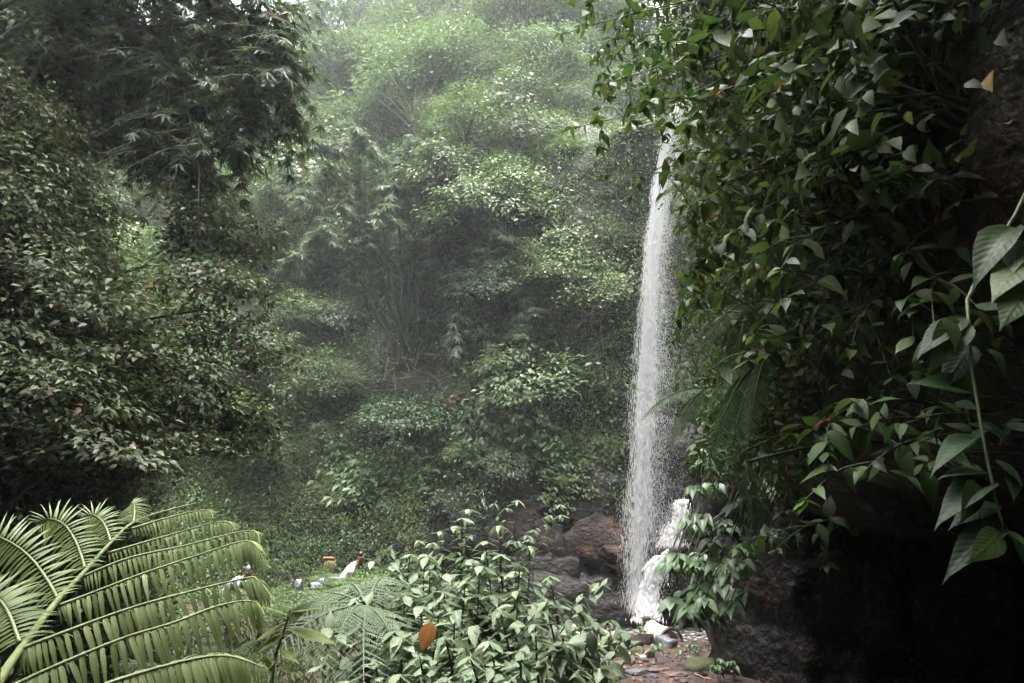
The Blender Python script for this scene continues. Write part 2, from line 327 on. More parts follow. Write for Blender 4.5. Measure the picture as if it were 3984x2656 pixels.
def build_terrain():
    n = len(ST)
    def cr(a, b, c, d, f): return .5 * (2 * b + (c - a) * f + (2 * a - 5 * b + 4 * c - d) * f * f + (3 * b - a - 3 * c + d) * f ** 3)
    arr = [np.concatenate([[s[0][0], s[0][1]], np.array(s[1]) / np.linalg.norm(s[1]), np.array(s[2], float).ravel()]) for s in ST]
    rows = []
    for i in range(n):
        k = 22 if 3 <= i <= 15 else 9
        for j in range(k):
            rows.append(cr(arr[i - 1], arr[i], arr[(i + 1) % n], arr[(i + 2) % n], j / k))
    A = np.array(rows); ns = len(A)
    prof = A[:, 4:].reshape(ns, 10, 2)
    sub = [6, 6, 7, 8, 12, 14, 16, 20, 24]
    pr = []
    for i in range(9):
        for j in range(sub[i]):
            f = j / sub[i]
            a, b, c, d = prof[:, max(i - 1, 0)], prof[:, i], prof[:, i + 1], prof[:, min(i + 2, 9)]
            pr.append(cr(a, b, c, d, f))
    pr.append(prof[:, 9])
    pr = np.stack(pr, 1)                         # ns, m, 2
    m = pr.shape[1]
    nn = nrmz(A[:, 2:4])
    V = np.zeros((ns, m, 3))
    V[..., 0] = A[:, None, 0] + nn[:, None, 0] * pr[..., 0]
    V[..., 1] = A[:, None, 1] + nn[:, None, 1] * pr[..., 0]
    V[..., 2] = pr[..., 1] - .25; V[:, 0, 2] -= 1.6
    for i in range(ns):
        for j in range(m):
            p = Vector(V[i, j])
            amp = .25 + .06 * max(0, p.z)
            big = noise.noise_vector(p * .28) * min(amp, 1.2)
            med = noise.noise_vector(p * .9 + Vector((7, 3, 1))) * .32
            sm = noise.noise_vector(p * 2.6) * .13
            V[i, j] += np.array(big + med + sm)
    i, j = np.meshgrid(np.arange(ns), np.arange(m - 1), indexing='ij')
    i2 = (i + 1) % ns
    F = np.stack([i * m + j, i * m + j + 1, i2 * m + j + 1, i2 * m + j], -1).reshape(-1, 4)
    return V.reshape(-1, 3), F
TV_, TF_ = build_terrain()
hill = tag(link('hillside', mesh_np('hillside', TV_, [TF_], M['terrain'], None, True)), 'steep gorge sides of dark wet rock and soil under the plants', None, None, 'structure')
BVH = BVHTree.FromPolygons([tuple(v) for v in TV_], [tuple(f) for f in TF_.tolist()])
def gz(x, y):                                 # floor height
    p = Vector((x, y, 0))
    return noise.noise(p * .5) * .10 + noise.noise(p * 1.7) * .05 + noise.noise(p * 5) * .018 + max(0, -x - .5) * .05 + (.35 * max(0, min(1, (y - 13) / 5)) if x < -2 else 0) - .5 * max(0, 1 - ((x - 4.1) / 2.0) ** 2 - ((y - 18.2) / 2.4) ** 2) ** .7
gx, gy = np.meshgrid(np.linspace(-11, 11, 150), np.linspace(-16, 25, 270), indexing='ij')
GV = np.array([(x, y, gz(x, y)) for x, y in zip(gx.ravel(), gy.ravel())])
i, j = np.meshgrid(np.arange(149), np.arange(269), indexing='ij')
GF = np.stack([i * 270 + j, (i + 1) * 270 + j, (i + 1) * 270 + j + 1, i * 270 + j + 1], -1).reshape(-1, 4)
tag(link('ground', mesh_np('ground', GV, [GF], M['ground'], None, True)), 'muddy red-brown gorge floor and footpath', None, None, 'structure')

def hit(u, v, ymin=0):
    d = ray(u, v).normalized()
    loc, nr, idx, dist = BVH.ray_cast(P(u, v, ymin) if ymin else Vector((0, 0, CAMZ)), d)
    if loc is None: return None
    if nr.dot(d) > 0: nr = -nr
    return loc, nr
def floor_hit(u, v):
    d = ray(u, v); p = Vector((0, 0, CAMZ))
    t = -(CAMZ) / d.z
    for _ in range(6):
        q = p + d * t; t = (gz(q.x, q.y) - CAMZ) / d.z
    return p + d * t

# ------------------------------------------------------------------ plant generators
def crown_mesh(name, seed, Rr, H, ncl, per, leafL, asp, T, mat, flat=.4, droop=.3, rc=.3, zmin=-.2, dead=.01):
    g = np.random.default_rng(seed)
    d = unit_rand(g, ncl * 3); d = d[d[:, 2] > zmin][:ncl]; ncl = len(d)
    rr = (.45 + .55 * np.sqrt(g.random(ncl)))[:, None] * (1 + .22 * np.sin(d[:, :1] * 5 + seed) + .15 * np.sin(d[:, 1:2] * 7 + seed * 2))
    C = d * rr * np.array([Rr, Rr, H * .5]) + np.array([0, 0, H * .55])
    n = ncl * per; ci = np.repeat(np.arange(ncl), per)
    csz = (g.random(ncl) * .8 + .6)[ci]
    off = g.normal(size=(n, 3)) * np.array([1, 1, flat]) * (Rr * rc * .55 * csz)[:, None]
    pos = C[ci] + off
    out = d[ci]
    pos[:, 2] -= (off[:, 0] ** 2 + off[:, 1] ** 2) * .25 / max(Rr, .2)
    ax = nrmz(off * np.array([1, 1, .4])) * .9 + out * np.array([.6, .6, .2]) + unit_rand(g, n) * .55; ax[:, 2] -= droop
    nr = np.array([0, 0, 1.]) + out * .55 + unit_rand(g, n) * .45
    L = leafL * (.55 + .75 * g.random(n))
    V, F, A = leaf_batch(T, pos, ax, nr, L, L * asp * (.8 + .4 * g.random(n)), np.where(g.random(n) < dead, 1.0, np.clip(g.random(n) * .75 + g.random(ncl)[ci] * .25 - .04, 0, .9)))
    return mesh_np(name, V, F, mat, A), C
def stem_mesh(name, seed, C, mat, r0=.02, nmax=16, fork=.3):
    g = random.Random(seed); b = MB()
    for c in C[:nmax]:
        c = Vector(c); f = Vector((g.uniform(-.06, .06), g.uniform(-.06, .06), c.z * fork))
        pts = spline([(g.uniform(-.05, .05), g.uniform(-.05, .05), -.3), f, f.lerp(c, .5) + Vector((0, 0, .08 * c.z)), c], 7)
        b.add(*tube(pts, np.linspace(r0, r0 * .25, 7), 5))
    return b.mesh(name, mat, True)
PROTO = {}
def proto(key, seeds, Rr, H, ncl, per, leafL, asp, T, mat, stem='stem', r0=.02, **k):
    L = []
    for s in seeds:
        fm, C = crown_mesh('foliage', s, Rr, H, ncl, per, leafL, asp, T, M[mat], **k)
        L.append((fm, stem_mesh('stem', s, C, M[stem], r0)))
    PROTO[key] = L
proto('shrub', (1, 2, 3, 4), 1.0, 1.5, 70, 42, .10, .55, T2, 'mid')
proto('shrubdark', (5, 6, 7), 1.0, 1.4, 70, 40, .10, .5, T2, 'dark')
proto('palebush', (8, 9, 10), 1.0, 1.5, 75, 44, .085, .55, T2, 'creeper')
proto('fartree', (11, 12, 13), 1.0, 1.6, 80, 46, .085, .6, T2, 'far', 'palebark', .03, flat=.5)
proto('fartree2', (14, 15), 1.0, 1.3, 90, 44, .07, .7, T2, 'mid', 'bark', .03, flat=.35)
proto('olive', (16, 17, 18, 24), .9, 1.1, 64, 34, .085, .5, T6, 'olive', 'stem', .018, flat=.2, dead=.02)
proto('glossy', (19, 20, 21), .6, .8, 38, 10, .12, .46, T6, 'glossyfar', 'stem', .012, flat=.35, droop=.55)
proto('smallgloss', (22, 23), .6, .7, 44, 16, .075, .48, T6, 'glossyfar', 'stem', .010, flat=.35, droop=.4)

def creeper_mesh(seed, n, size, leafL, asp, T, mat):
    # mat of overlapping hanging leaves; local z = away from the wall, local y = up the wall
    g = np.random.default_rng(seed)
    ncl = 26; C = g.normal(size=(ncl, 2)) * size * .42; ci = g.integers(0, ncl, n)
    p = C[ci] + g.normal(size=(n, 2)) * size * .16
    h = np.abs(g.normal(size=n)) * .12 + .14 * (1 - np.clip(np.hypot(p[:, 0], p[:, 1]) / size, 0, 1)) + .12 * g.random(ncl)[ci]
    pos = np.stack([p[:, 0], p[:, 1], h], 1)
    ax = np.stack([g.normal(size=n) * .6, -.75 + .35 * g.normal(size=n), .35 + .3 * g.random(n)], 1)
    nr = np.array([0, .55, .8]) + unit_rand(g, n) * .35
    L = leafL * (.55 + .8 * g.random(n))
    V, F, A = leaf_batch(T, pos, ax, nr, L, L * asp, np.clip(g.random(n) * .85 + .2 * g.random(ncl)[ci], 0, 1))
    return mesh_np('foliage', V, F, M[mat], A)
CREEP = {'light': [creeper_mesh(s, 1100, 1.0, .15, .62, T2, 'creeper') for s in (31, 32, 33)],
         'aroid': [creeper_mesh(s, 420, .9, .24, .5, T6, 'aroid') for s in (34, 35, 36)],
         'small': [creeper_mesh(s, 1500, .9, .09, .7, T2, 'mid') for s in (37, 38)],
         'yellow': [creeper_mesh(s, 900, .8, .13, .6, T2, 'yellowgreen') for s in (39,)]}

rng = random.Random(77)
LANDMARKS = [(410, 250, 'beside the central bamboo clump'), (410, 400, 'just below the central bamboo clump'), (330, 300, 'left of the central bamboo clump'), (330, 420, 'low on the slope left of centre'), (500, 440, 'above the bare rock and herbs'), (520, 330, 'between bamboo and waterfall'),
             (480, 190, 'right above the central bamboo'), (400, 130, 'directly above the central bamboo'), (320, 200, 'below the pale bamboo plume'), (270, 130, 'behind the tips of the near bamboo'), (340, 60, 'around the pale bamboo plume'), (420, 40, 'under the middle of the ridge'), (500, 40, 'under the slender ridge trunks'), (560, 90, 'above the cliff left of the waterfall'),
             (250, 330, 'behind the left thicket'), (290, 470, 'above the grassy bank'), (600, 200, 'near the upper waterfall'), (605, 330, 'near the middle of the waterfall'), (600, 440, 'near the lower waterfall'), (690, 200, 'just right of the upper waterfall'), (690, 380, 'just right of the lower waterfall'),
             (40, 120, 'in the upper left corner'), (60, 240, 'at the left edge, upper part'), (60, 350, 'at the left edge, mid height'), (60, 450, 'at the left edge above the giant fern'), (110, 290, 'left of the middle of the thicket'), (120, 400, 'left of the lower thicket'), (20, 300, 'touching the left edge'), (20, 400, 'touching the left edge, low down'), (110, 480, 'in the dark just above the giant fern'), (160, 230, 'under the near bamboo'), (170, 330, 'in the middle of the left thicket'), (180, 430, 'low in the left thicket'), (230, 280, 'at the right tip of the left thicket'),
             (740, 60, 'high up near the waterfall side'), (740, 180, 'right of the waterfall'), (740, 300, 'by the sword ferns'), (740, 420, 'below the sword ferns'), (840, 60, 'high up in the right-hand shade'), (850, 200, 'in the middle of the right-hand leaves'), (850, 330, 'over the dark hollow'), (950, 90, 'in the top right corner'), (950, 260, 'behind the hanging vine'), (960, 420, 'low behind the hanging vine'),
             (700, 480, 'at the top of the clump'), (690, 540, 'in the middle of the clump'), (670, 590, 'at the lower left of the clump'), (740, 540, 'at the right of the clump'), (720, 600, 'at the bottom of the clump')]
def where(p):
    q = proj(p)
    return min(LANDMARKS, key=lambda l: (l[0] - q[0]) ** 2 + (l[1] - q[1]) ** 2)[2]
def place(key, loc, s, name, label, cat, group=None, rz=None, sz=1.0, tilt=None, k=None):
    pr = PROTO[key]; fm, sm = pr[rng.randrange(len(pr)) if k is None else k % len(pr)]
    t = thing(name, label, cat, loc, group)
    q = Quaternion((0, 0, 1), rng.uniform(0, 6.283) if rz is None else rz)
    if tilt is not None: q = Vector((0, 0, 1)).rotation_difference((Vector((0, 0, 1)) * 1 + Vector(tilt)).normalized()) @ q
    t.rotation_mode = 'QUATERNION'; t.rotation_quaternion = q; t.scale = (s, s, s * sz)
    nm = ('crown', 'trunk') if cat == 'tree' else ('foliage', 'stem')
    link(nm[0], fm, t); link(nm[1], sm, t)
    return t
def wall_frame(nr):
    z = Vector(nr).normalized(); up = Vector((0, 0, 1)); y = (up - z * up.dot(z))
    if y.length < .1: y = Vector((0, 1, 0)) - z * z.y
    y.normalize(); x = y.cross(z)
    return Matrix((x, y, z)).transposed().to_quaternion()
def place_creeper(key, loc, nr, s, label, group, k=None):
    L = CREEP[key]
    o = link('climbing_plant', L[rng.randrange(len(L)) if k is None else k % len(L)], None, loc)
    o.rotation_mode = 'QUATERNION'; o.rotation_quaternion = wall_frame(nr) @ Quaternion((0, 0, 1), rng.uniform(-.4, .4)); o.scale = (s, s, s)
    return tag(o, label, 'climbing plant', group)

# ------------------------------------------------------------------ slope sampling
fv = TV_[TF_]; fc = fv.mean(1)
fa = .5 * np.linalg.norm(np.cross(fv[:, 2] - fv[:, 0], fv[:, 3] - fv[:, 1]), axis=1)
fn = nrmz(np.cross(fv[:, 1] - fv[:, 0], fv[:, 3] - fv[:, 0]))
flip = ((fc - np.array([0, 8, 6])) * fn).sum(1) > 0; fn[flip] *= -1
def inview(p, mu=70, mv=70):
    q = p - np.array([0, 0, CAMZ]); dz = q[:, 1] * CP + q[:, 2] * SP
    ok = dz > .3; dzz = np.where(ok, dz, 1)
    u = 512 + FPX * q[:, 0] / dzz; v = 341.5 - FPX * (-q[:, 1] * SP + q[:, 2] * CP) / dzz
    return ok & (u > -mu) & (u < 1024 + mu) & (v > -mv) & (v < 683 + mv), u, v
vis, fu, fvv = inview(fc)
fdist = np.linalg.norm(fc - np.array([0, 0, CAMZ]), axis=1)
rockmask = (fc[:, 2] < 3.3 + .8 * np.sin(fc[:, 0] * 1.3)) & (fc[:, 1] > 14) & (fc[:, 0] > -3.2) | (fc[:, 2] < 2.3) & (fc[:, 0] > 2.3)
# bare earth under the bamboo
rockmask |= (np.hypot((fu - 468) / 72, (fvv - 388) / 30) < 1) & (fdist > 17)
zone = np.full(len(fc), 'mid', dtype=object)
zone[(fc[:, 0] < -2.5) & (fc[:, 1] < 13)] = 'left'
zone[(fc[:, 0] > 1.5) & (fc[:, 1] < 13.5)] = 'right'
zone[(fc[:, 0] > .8) & (fc[:, 1] >= 13.5) & (fdist < 34)] = 'fall'
zone[(fdist > 34)] = 'far'
def sample(mask, n, seed, wfun=None):
    g = np.random.default_rng(seed); w = fa * mask
    if wfun is not None: w = w * wfun
    idx = g.choice(len(fc), n, p=w / w.sum())
    a, b = g.random(n), g.random(n)
    q = fv[idx]
    p = (q[:, 0] * ((1 - a) * (1 - b))[:, None] + q[:, 1] * (a * (1 - b))[:, None] + q[:, 2] * (a * b)[:, None] + q[:, 3] * ((1 - a) * b)[:, None])
    return p, fn[idx], g
def undergrowth(name, label, mask, n, seed, matk, l0, l1, cat='undergrowth', per=8, spread=.22, T=T2, asp=.55):
    wf = np.minimum(1, (13 / np.maximum(fdist, 4)) ** 1.6)
    p, nn, g = sample(mask, n, seed, wf)
    pos = np.repeat(p, per, 0); N = np.repeat(nn, per, 0); m = len(pos)
    dist = np.linalg.norm(pos - np.array([0, 0, CAMZ]), axis=1)
    L = np.interp(dist, [8, 45], [l0, l1]) * (.6 + .7 * g.random(m))
    lift = np.repeat(g.random(n) ** 2 * .55, per)
    pos = pos + N * (lift + g.random(m) * .12)[:, None] + g.normal(size=(m, 3)) * spread * np.array([1, 1, .6]); pos[:, 2] += lift * .3
    ax = unit_rand(g, m) * .9 + N * .7; ax[:, 2] -= .15
    nr = np.array([0, 0, .9]) + N * .6 + unit_rand(g, m) * .5
    V, F, A = leaf_batch(T, pos, ax, nr, L, L * asp, np.clip(np.repeat(g.random(n), per) * .4 + g.random(m) * .6, 0, 1))
    return tag(link(name, mesh_np(name, V, F, M[matk], A)), label, cat, None, 'stuff')
rockmask |= (fc[:, 0] < -4) & (fc[:, 1] < 9.5) & (fc[:, 2] > 6.0) & (fc[:, 2] < 14) & (fu < 190)
nr_ = ~rockmask & vis
undergrowth('slope_undergrowth', 'low leafy undergrowth covering the middle of the back slope', nr_ & (zone == 'mid'), 14000, 201, 'dark', .085, .17)
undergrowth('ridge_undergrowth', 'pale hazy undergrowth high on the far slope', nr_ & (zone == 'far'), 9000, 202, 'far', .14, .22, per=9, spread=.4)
undergrowth('bank_undergrowth', 'low undergrowth on the near left bank', nr_ & (zone == 'left'), 7000, 203, 'olive', .07, .11, per=7, spread=.15)
undergrowth('cliff_undergrowth', 'low leafy cover on the near right cliff', nr_ & (zone == 'right'), 5000, 204, 'glossyfar', .085, .11, per=6, spread=.16, T=T6)
undergrowth('waterfall_wall_undergrowth', 'small leafy cover clinging to the cliff around the waterfall', nr_ & (zone == 'fall'), 11000, 205, 'creeper', .08, .13, spread=.18)

# ------------------------------------------------------------------ shrubs scattered over the slopes
def scatter(mask, n, dmin, seed, tries=40):
    p, nn, g = sample(mask, n * tries, seed, np.minimum(1, 16 / np.maximum(fdist, 6)))
    out = []
    for a, b in zip(p, nn):
        d = np.linalg.norm(a - np.array([0, 0, CAMZ])); dm = dmin * (d / 22)
        if all((a[0] - c[0]) ** 2 + (a[1] - c[1]) ** 2 + (a[2] - c[2]) ** 2 > dm * dm for c, _ in out):
            out.append((a, b))
            if len(out) >= n: break
    return out
bamb_clear = (np.hypot((fu - 415) / 75, (fvv - 350) / 70) < 1) | (np.hypot((fu - 468) / 80, (fvv - 390) / 38) < 1)
for a, b in scatter(nr_ & (zone == 'mid') & ~bamb_clear & (fc[:, 2] > 3.5), 120, 1.55, 301):
    k = rng.choice(['shrub', 'shrub', 'shrubdark', 'palebush'])
    lab = {'shrub': 'mid-green small-leaved shrub on the back slope', 'shrubdark': 'dark green shrub on the back slope', 'palebush': 'pale yellowish-green shrub on the back slope'}[k] + ' ' + where(a)
    place(k, Vector(a) - Vector(b) * .1, rng.choice([.55, .8, 1.0, 1.3, 1.65]) * rng.uniform(.85, 1.15), 'slope_shrub', lab, 'shrub', k + ' thicket on the back slope', tilt=Vector(b) * .5)
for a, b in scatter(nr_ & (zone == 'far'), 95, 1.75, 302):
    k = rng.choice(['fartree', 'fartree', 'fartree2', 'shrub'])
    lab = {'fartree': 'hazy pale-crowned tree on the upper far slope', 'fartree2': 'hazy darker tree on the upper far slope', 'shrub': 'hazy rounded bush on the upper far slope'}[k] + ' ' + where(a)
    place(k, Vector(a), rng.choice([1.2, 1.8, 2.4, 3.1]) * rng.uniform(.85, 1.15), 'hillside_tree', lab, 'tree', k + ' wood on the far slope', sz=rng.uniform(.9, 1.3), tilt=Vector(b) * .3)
for a, b in scatter(nr_ & (zone == 'left') & (fu > -25) & (fvv < 500), 52, 1.75, 303):
    k = 'olive' if a[2] < 6.5 else rng.choice(['olive', 'shrubdark'])
    lab = {'olive': 'olive-leaved shrub on the near bank', 'shrubdark': 'dark shrub on the left bank'}[k] + ' ' + where(a)
    place(k, Vector(a) - Vector(b) * .1, rng.uniform(.6, 1.05), 'bank_shrub', lab, 'shrub', k + ' thicket on the left bank', tilt=Vector(b) * .6)
for a, b in scatter(nr_ & (zone == 'fall') & (fc[:, 2] > 3.2), 70, 1.35, 304):
    k = rng.choice(['light', 'light', 'small', 'aroid'])
    place_creeper(k, Vector(a), b, rng.uniform(.8, 1.3), {'light': 'light green climber covering the cliff', 'small': 'small-leaved climber on the cliff', 'aroid': 'broad-leaved climber on the cliff'}[k] + ' ' + where(a), k + ' climbers on the waterfall cliff')
for a, b in scatter(nr_ & (zone == 'right'), 80, 1.5, 305):
    q = proj((a[0] - .75, a[1], a[2])); q2 = proj((a[0] - .7, a[1], a[2] + .5))
    if q is None or min(q[0], q2[0]) < np.interp(q[1], [0, 100, 200, 330, 420, 560], [672, 694, 696, 700, 692, 665]): continue
    k = rng.choice(['glossy', 'glossy', 'smallgloss'])
    place(k, Vector(a) - Vector(b) * .12, rng.uniform(.8, 1.25), 'cliff_shrub', {'glossy': 'glossy broad-leaved shrub on the shaded cliff', 'smallgloss': 'small glossy-leaved shrub on the shaded cliff'}[k] + ' ' + where(a), 'shrub', k + ' shrubs on the right cliff', tilt=Vector(b) * 1.2)

# ------------------------------------------------------------------ bamboo
def bamboo(label, culms, Ydepth, leafL, matk, culmk, r0, nbr, seed, group=None, fans=(3, 5), blen=(.35, .9), fol0=.3, per=7, base=None):
    g = np.random.default_rng(seed); gp = random.Random(seed)
    b0 = Vector(base) if base is not None else P(culms[0][0][0], culms[0][0][1], Ydepth(0))
    root = thing('bamboo_clump', label, 'bamboo', b0, group)
    for ci, c in enumerate(culms):
        n = len(c); pts = []
        for i, (u, v) in enumerate(c):
            pts.append(P(u, v, Ydepth(i / (n - 1)) + gp.uniform(-.35, .35) * (1 if i else .3)) - b0)
        if base is not None: pts[0] = Vector((gp.uniform(-.5, .5), gp.uniform(-.3, .3), -.3))
        cur = spline(pts, 30)
        rad = np.linspace(r0, r0 * .18, 30); rad[::3] *= 1.14
        rc = gp.uniform(.7, 1.1)
        cb = MB(); cb.add(*tube(cur, rad * rc, 7))
        fp, fd = [], []
        cn = np.array([tuple(p) for p in cur])
        for k in range(nbr):
            t = fol0 + (1 - fol0) * g.random() ** .8; x = t * 29; i0 = min(int(x), 28)
            p = cn[i0] + (cn[i0 + 1] - cn[i0]) * (x - i0)
            tan = nrmz(cn[i0 + 1] - cn[i0])
            d = unit_rand(g, 1)[0] * np.array([1, 1, .5]) + tan * .6; d = nrmz(d)
            ln = g.uniform(*blen)
            e = p + d * ln + np.array([0, 0, -.28 * ln])
            cb.add(*tube([p, (p + e) / 2 + np.array([0, 0, .08 * ln]), e], [.006, .004, .002], 3, False))
            for q in range(gp.randint(*fans)):
                f = (q + .6) / fans[1]
                f = min(f, 1.0)
                pp = p + (e - p) * f + np.array([0, 0, .16 * ln * f * (1 - f)])
                dd = nrmz(d * np.array([1, 1, .3]) + unit_rand(g, 1)[0] * .7 + np.array([0, 0, -.45]))
                fp.append(pp); fd.append(dd)
        cu = link('culm', cb.mesh('culm', M[culmk], True), root)
        fp, fd = np.array(fp), np.array(fd); nf = len(fp)
        P0 = np.repeat(fp, per, 0); D = np.repeat(fd, per, 0); m = nf * per
        sd = nrmz(np.cross(D, np.array([0, 0, 1.]) + unit_rand(g, m) * .1))
        a = np.tile(np.linspace(-1, 1, per), nf) * 1.0 + g.normal(size=m) * .12
        ax = D * np.cos(a)[:, None] + sd * np.sin(a)[:, None] + np.array([0, 0, -.22]) + unit_rand(g, m) * .12
        nr = np.cross(sd, D); nr = np.where(nr[:, 2:] < 0, -nr, nr) + unit_rand(g, m) * .25
        L = leafL * (.65 + .6 * g.random(m))
        V, F, A = leaf_batch(TN, P0 + D * .02, ax, nr, L, L * .15, np.clip(np.repeat(g.random(nf), per) * .6 + g.random(m) * .4, 0, 1))
        link('leaf_sprays', mesh_np('leaf_sprays', V, F, M[matk], A), cu)
    return root
hb = hit(408, 362)
Yb = hb[0].y if hb else 23
bamboo('large bamboo clump arching over bare earth in the centre of the slope',
       [[(400, 352), (375, 290), (357, 221), (335, 172), (303, 195)], [(403, 352), (388, 300), (369, 218), (352, 150), (318, 145)],
        [(405, 350), (393, 290), (384, 238), (378, 165), (360, 130)], [(408, 352), (412, 290), (424, 210), (442, 160), (474, 190)],
        [(412, 355), (425, 300), (440, 255), (468, 200), (506, 242)], [(415, 358), (430, 310), (455, 277), (492, 264), (533, 310)],
        [(417, 360), (440, 320), (470, 283), (508, 290), (528, 345)], [(415, 360), (435, 330), (455, 302), (476, 305), (488, 372)],
        [(400, 355), (380, 320), (350, 262), (322, 232), (292, 262)], [(408, 350), (402, 270), (397, 190), (412, 142), (442, 152)],
        [(410, 355), (420, 305), (436, 266), (455, 275), (458, 345)], [(404, 352), (396, 300), (372, 240), (345, 200), (322, 235)],
        [(413, 352), (420, 290), (448, 225), (480, 225), (498, 280)], [(409, 352), (408, 290), (410, 225), (398, 185), (385, 215)]],
       lambda t: Yb - .3 - 2.2 * t * t, .36, 'bamboo', 'culm', .065, 58, 401, base=hb[0] if hb else None)
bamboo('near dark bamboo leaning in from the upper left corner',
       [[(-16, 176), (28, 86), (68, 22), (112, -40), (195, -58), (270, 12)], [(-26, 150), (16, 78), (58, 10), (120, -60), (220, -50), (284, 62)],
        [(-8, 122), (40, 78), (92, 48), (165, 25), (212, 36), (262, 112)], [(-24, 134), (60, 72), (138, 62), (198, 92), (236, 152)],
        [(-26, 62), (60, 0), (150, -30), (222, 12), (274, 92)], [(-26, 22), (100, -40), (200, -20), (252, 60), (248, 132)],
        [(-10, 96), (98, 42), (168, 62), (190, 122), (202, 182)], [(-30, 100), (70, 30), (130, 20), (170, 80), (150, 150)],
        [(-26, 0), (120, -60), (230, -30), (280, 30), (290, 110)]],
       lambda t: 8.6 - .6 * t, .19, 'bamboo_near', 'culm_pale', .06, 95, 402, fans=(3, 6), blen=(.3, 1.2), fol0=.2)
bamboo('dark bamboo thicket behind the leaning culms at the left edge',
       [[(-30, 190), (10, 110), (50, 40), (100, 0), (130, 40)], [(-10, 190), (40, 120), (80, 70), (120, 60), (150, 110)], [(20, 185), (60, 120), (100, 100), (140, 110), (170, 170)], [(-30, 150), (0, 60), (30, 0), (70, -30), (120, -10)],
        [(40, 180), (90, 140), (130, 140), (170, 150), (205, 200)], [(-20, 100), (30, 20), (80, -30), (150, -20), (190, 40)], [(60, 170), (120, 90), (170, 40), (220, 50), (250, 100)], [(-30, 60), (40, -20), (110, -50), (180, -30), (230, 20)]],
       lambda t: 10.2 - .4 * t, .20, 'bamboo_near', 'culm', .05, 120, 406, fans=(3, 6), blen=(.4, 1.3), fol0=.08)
h3 = hit(398, 128)
Y3 = h3[0].y
bamboo('pale bamboo plume leaning left below the top of the far slope',
       [[(398, 128), (372, 88), (345, 48), (318, 18), (290, 30)], [(400, 128), (378, 92), (356, 60), (330, 40), (300, 70)],
        [(396, 128), (366, 100), (340, 70), (312, 55), (288, 95)], [(402, 126), (385, 70), (352, 20), (320, 0), (285, 10)]],
       lambda t: Y3 - .3 - 2.0 * t, .34, 'far', 'culm_pale', .07, 60, 403, base=h3[0], blen=(.5, 1.3))
h4 = hit(535, 165)
bamboo('small bamboo with fan sprays hanging on the cliff left of the waterfall top',
       [[(535, 165), (528, 135), (512, 105), (495, 95), (480, 112)], [(536, 165), (540, 138), (532, 115), (522, 122), (515, 150)], [(535, 166), (545, 145), (556, 132), (560, 150), (556, 178)]],
       lambda t: h4[0].y - .2 - 1.2 * t, .24, 'bamboo', 'culm', .04, 34, 404, base=h4[0])
h5 = hit(292, 178)
bamboo('bamboo with drooping sprays below the plume on the left slope',
       [[(292, 178), (280, 130), (262, 100), (248, 120), (240, 160)], [(293, 178), (296, 130), (285, 95), (270, 98), (262, 140)], [(294, 178), (305, 140), (318, 120), (330, 140), (335, 170)]],
       lambda t: h5[0].y - .2 - 1.6 * t, .26, 'bamboo', 'culm', .05, 44, 405, base=h5[0])

# ------------------------------------------------------------------ tall trees on the ridge and single trees on the slope
def tall_tree(label, u0, v0, u1, v1, r, crowns, matk='palebark', key='fartree'):
    h = next((x for x in (hit(u0, v0 + dv) for dv in range(0, 90, 6)) if x), None)
    p0 = h[0]; Y = p0.y
    t = thing('tall_tree', label, 'tree', p0)
    top = P(u1, v1, Y)
    pts = spline([Vector((0, 0, -.5)), (top - p0) * .5 + Vector((.15, 0, 0)), top - p0], 10)
    b = MB(); b.add(*tube(pts, np.linspace(r, r * .6, 10), 8))
    for cu, cv, s in crowns:
        c = P(cu, cv, Y) - p0
        b.add(*tube([pts[-2], (pts[-1] + c) / 2 + Vector((0, 0, .3)), c], [r * .5, r * .3, r * .1], 5))
    link('trunk', b.mesh('trunk', M[matk], True), t)
    for i, (cu, cv, s) in enumerate(crowns):
        c = link('crown', PROTO[key][i % len(PROTO[key])][0], t, P(cu, cv, Y) - p0 - Vector((0, 0, .5 * s))); c.scale = (s, s, s * .8); c.rotation_euler = (0, 0, i * 1.7)
tall_tree('pale leaning trunk standing on the ridge, leftmost of the tall trees', 363, 30, 372, -30, .33, [(360, -45, 3.2), (385, -40, 3.4), (340, -25, 2.6), (374, -10, 1.6)])
tall_tree('broad dark trunk at the left end of the ridge', 308, 22, 318, -40, .4, [(300, -30, 3), (325, -40, 3.2), (345, -20, 2.4)], 'bark', 'fartree2')
tall_tree('slender straight pole trunk on the ridge above the pale tree', 469, 42, 469, -40, .10, [(465, -40, 2.4), (480, -30, 2.2)])
tall_tree('slender trunk on the ridge, left of the close pair', 484, 30, 480, -45, .11, [(490, -45, 2.2)])
tall_tree('slender trunk on the ridge, right one of the close pair', 489, 30, 487, -45, .13, [(505, -40, 2.6)])
tall_tree('hazy tree closing the gap between the ridge trunks', 425, 20, 425, -12, .2, [(410, -4, 2.6), (440, -8, 2.8), (425, -20, 3)], 'bark')
for k, (u, v, s) in enumerate([(330, 12, 3.2), (350, 8, 3.4), (385, 8, 3.6), (405, 6, 3.4), (450, 6, 3.6), (300, 20, 3), (520, 8, 3.4), (550, 15, 3.2), (580, 20, 3.2), (610, 20, 3)]):
    h = next((x for x in (hit(u, v + dv) for dv in range(15, 90, 6)) if x), None)
    if h: place(('fartree', 'fartree2')[k % 2], h[0], s * 1.15, 'ridge_tree', 'hazy tree in the row along the top of the far slope', 'tree', 'row of trees along the ridge', sz=1.35)
